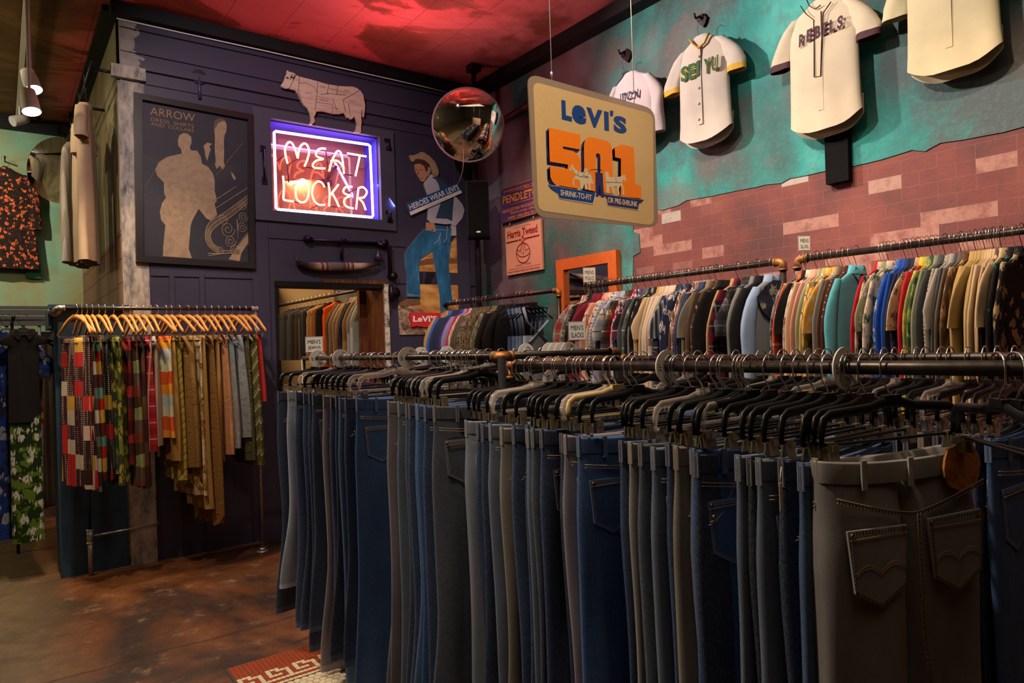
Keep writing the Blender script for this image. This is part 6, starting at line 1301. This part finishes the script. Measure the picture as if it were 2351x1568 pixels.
# ------------------------------------------------------------------ store room behind the doorway
XB_, ZB = 2.95, 2.11
pipe_rack('store_room_rack', 'pipe rack of vests and jackets seen through the doorway', (XB_, 7.2, 0), [('rail', C3((XB_, 5.80, ZB), (XB_, 9.25, ZB)), .015, m_pipe), ('post', C3((XB_, 9.2, ZB), (XB_, 9.2, 0)), .015, m_pipe), ('post', C3((XB_ + .3, 5.9, ZB), (XB_ + .3, 5.9, 0)), .015, m_pipe)])
BR = [(640, 'charcoal vest', pl('blk'), 'v'), (650, 'dark grey vest', ('plain', (.028, .028, .032)), 'v'), (660, 'black vest', pl('blk'), 'v'), (668, 'grey tweed vest', ('tweed', (.02, .02, .022), (.06, .06, .065)), 'v'), (677, 'black leather vest', pl('blk'), 'v'), (686, 'dark brown vest', ('plain', (.04, .025, .018)), 'v'), (696, 'grey striped vest', ('stripe', (.03, .03, .035), (.07, .07, .07), P['blk']), 'v'), (706, 'black suit vest', pl('blk'), 'v'), (716, 'tan lined vest', ('tweed', P['tan'], P['brn']), 'v'), (726, 'orange brown vest', ('plain', (.3, .11, .03)), 'v'), (738, 'black denim vest', pl('blk'), 'v'), (756, 'bright orange vest with round patches', ('plain', (.80, .10, .012)), 'o'),
      (778, 'dark brown jacket', pl('brn'), 'j'), (787, 'taupe jacket', ('plain', (.24, .17, .13)), 'j'), (795, 'cream tweed jacket', ('tweed', P['bge'], P['brn']), 'j'), (803, 'brown tweed jacket', ('tweed', P['brn'], P['tan']), 'j'), (812, 'navy blazer', pl('nv'), 'j'), (821, 'golden brown jacket', ('plain', (.3, .16, .05)), 'j'), (830, 'pale grey tweed jacket', ('tweed', P['lgr'], P['gry']), 'j'), (839, 'grey tweed jacket', ('tweed', P['gry'], P['wht']), 'j'), (847, 'grey green wool jacket', ('tweed', P['slt'], P['sage']), 'j')]
rb = random.Random(21)
for i, (px, wd, fb, kd) in enumerate(BR):
    Y = yAt(632 + (px - 640) * .93, XB_ - (.19 if kd != 'j' else .24), ZB - .3); yw = rb.uniform(-.04, .02); z_ = ZB + .015 - DS - .006
    e = shirt(f'{wd} seen through the doorway, {nth(i)} from the left', 'jacket' if kd == 'j' else 'vest', 'vests and jackets in the store room', XB_, Y, z_, fab(*fb), 850 + i, yw, .62 if kd == 'v' else .72, .38 if kd != 'j' else .46, .055, 'long' if kd == 'j' else None, kd == 'j', None, name='jacket' if kd == 'j' else 'vest')
    if kd == 'o':
        for x, z2, r0, mt_ in ((-.10, -.14, .035, m_gold), (-.12, -.26, .03, m_green), (-.08, -.50, .05, m_gold), (.05, -.3, .04, m_gold)):
            m = MB(); m.prism([(x + r0 * math.cos(k * pi / 8), -.032, z2 + r0 * math.sin(k * pi / 8)) for k in range(16)], (0, .003, 0)); m.make('round_patch', mt_, e)
        m = MB(); m.box((-.12, -.034, -.38), (.09, .003, .08)); m.make('square_patch', flat('patch_blue', (.16, .25, .42), .8), e)
    hang_shirt(False, (XB_, Y, ZB + .0155), yw, f'black hanger of the {nth(i)} garment seen through the doorway', 'hangers in the store room')
sf = thing('storage_shelf', 'pale shelf with cardboard boxes high in the store room behind the doorway', 'shelf', (2.4, 9.0, 0)); m = MB(); m.box((2.2, 9.1, 2.45), (1.6, .4, .04)); m.make('board', flat('pale_pine', (.5, .34, .17), .7), sf, False); [(lambda m: (m.box((x, 9.1, 1.2), (.05, .35, 2.4)), m.make('upright', m_dmetal, sf, False)))(MB()) for x in (1.5, 2.9)]
for i, (x, w, h, lb) in enumerate(((1.75, .4, .28, 'wide tan cardboard box on the left of the store room shelf'), (2.3, .35, .22, 'low tan cardboard box in the middle of the store room shelf'), (2.7, .3, .34, 'tall tan cardboard box on the right of the store room shelf'))):
    m = MB(); m.box((x, 9.08, 2.47 + h / 2), (w, .32, h)); m.box((x, 8.919, 2.47 + h * .8), (w, .004, .03)); tag(m.make('cardboard_box', flat('cardboard', (.42, .27, .13), .8), None, False, at=(x, 9.08, 2.47)), lb, 'box', 'cardboard boxes in the store room')
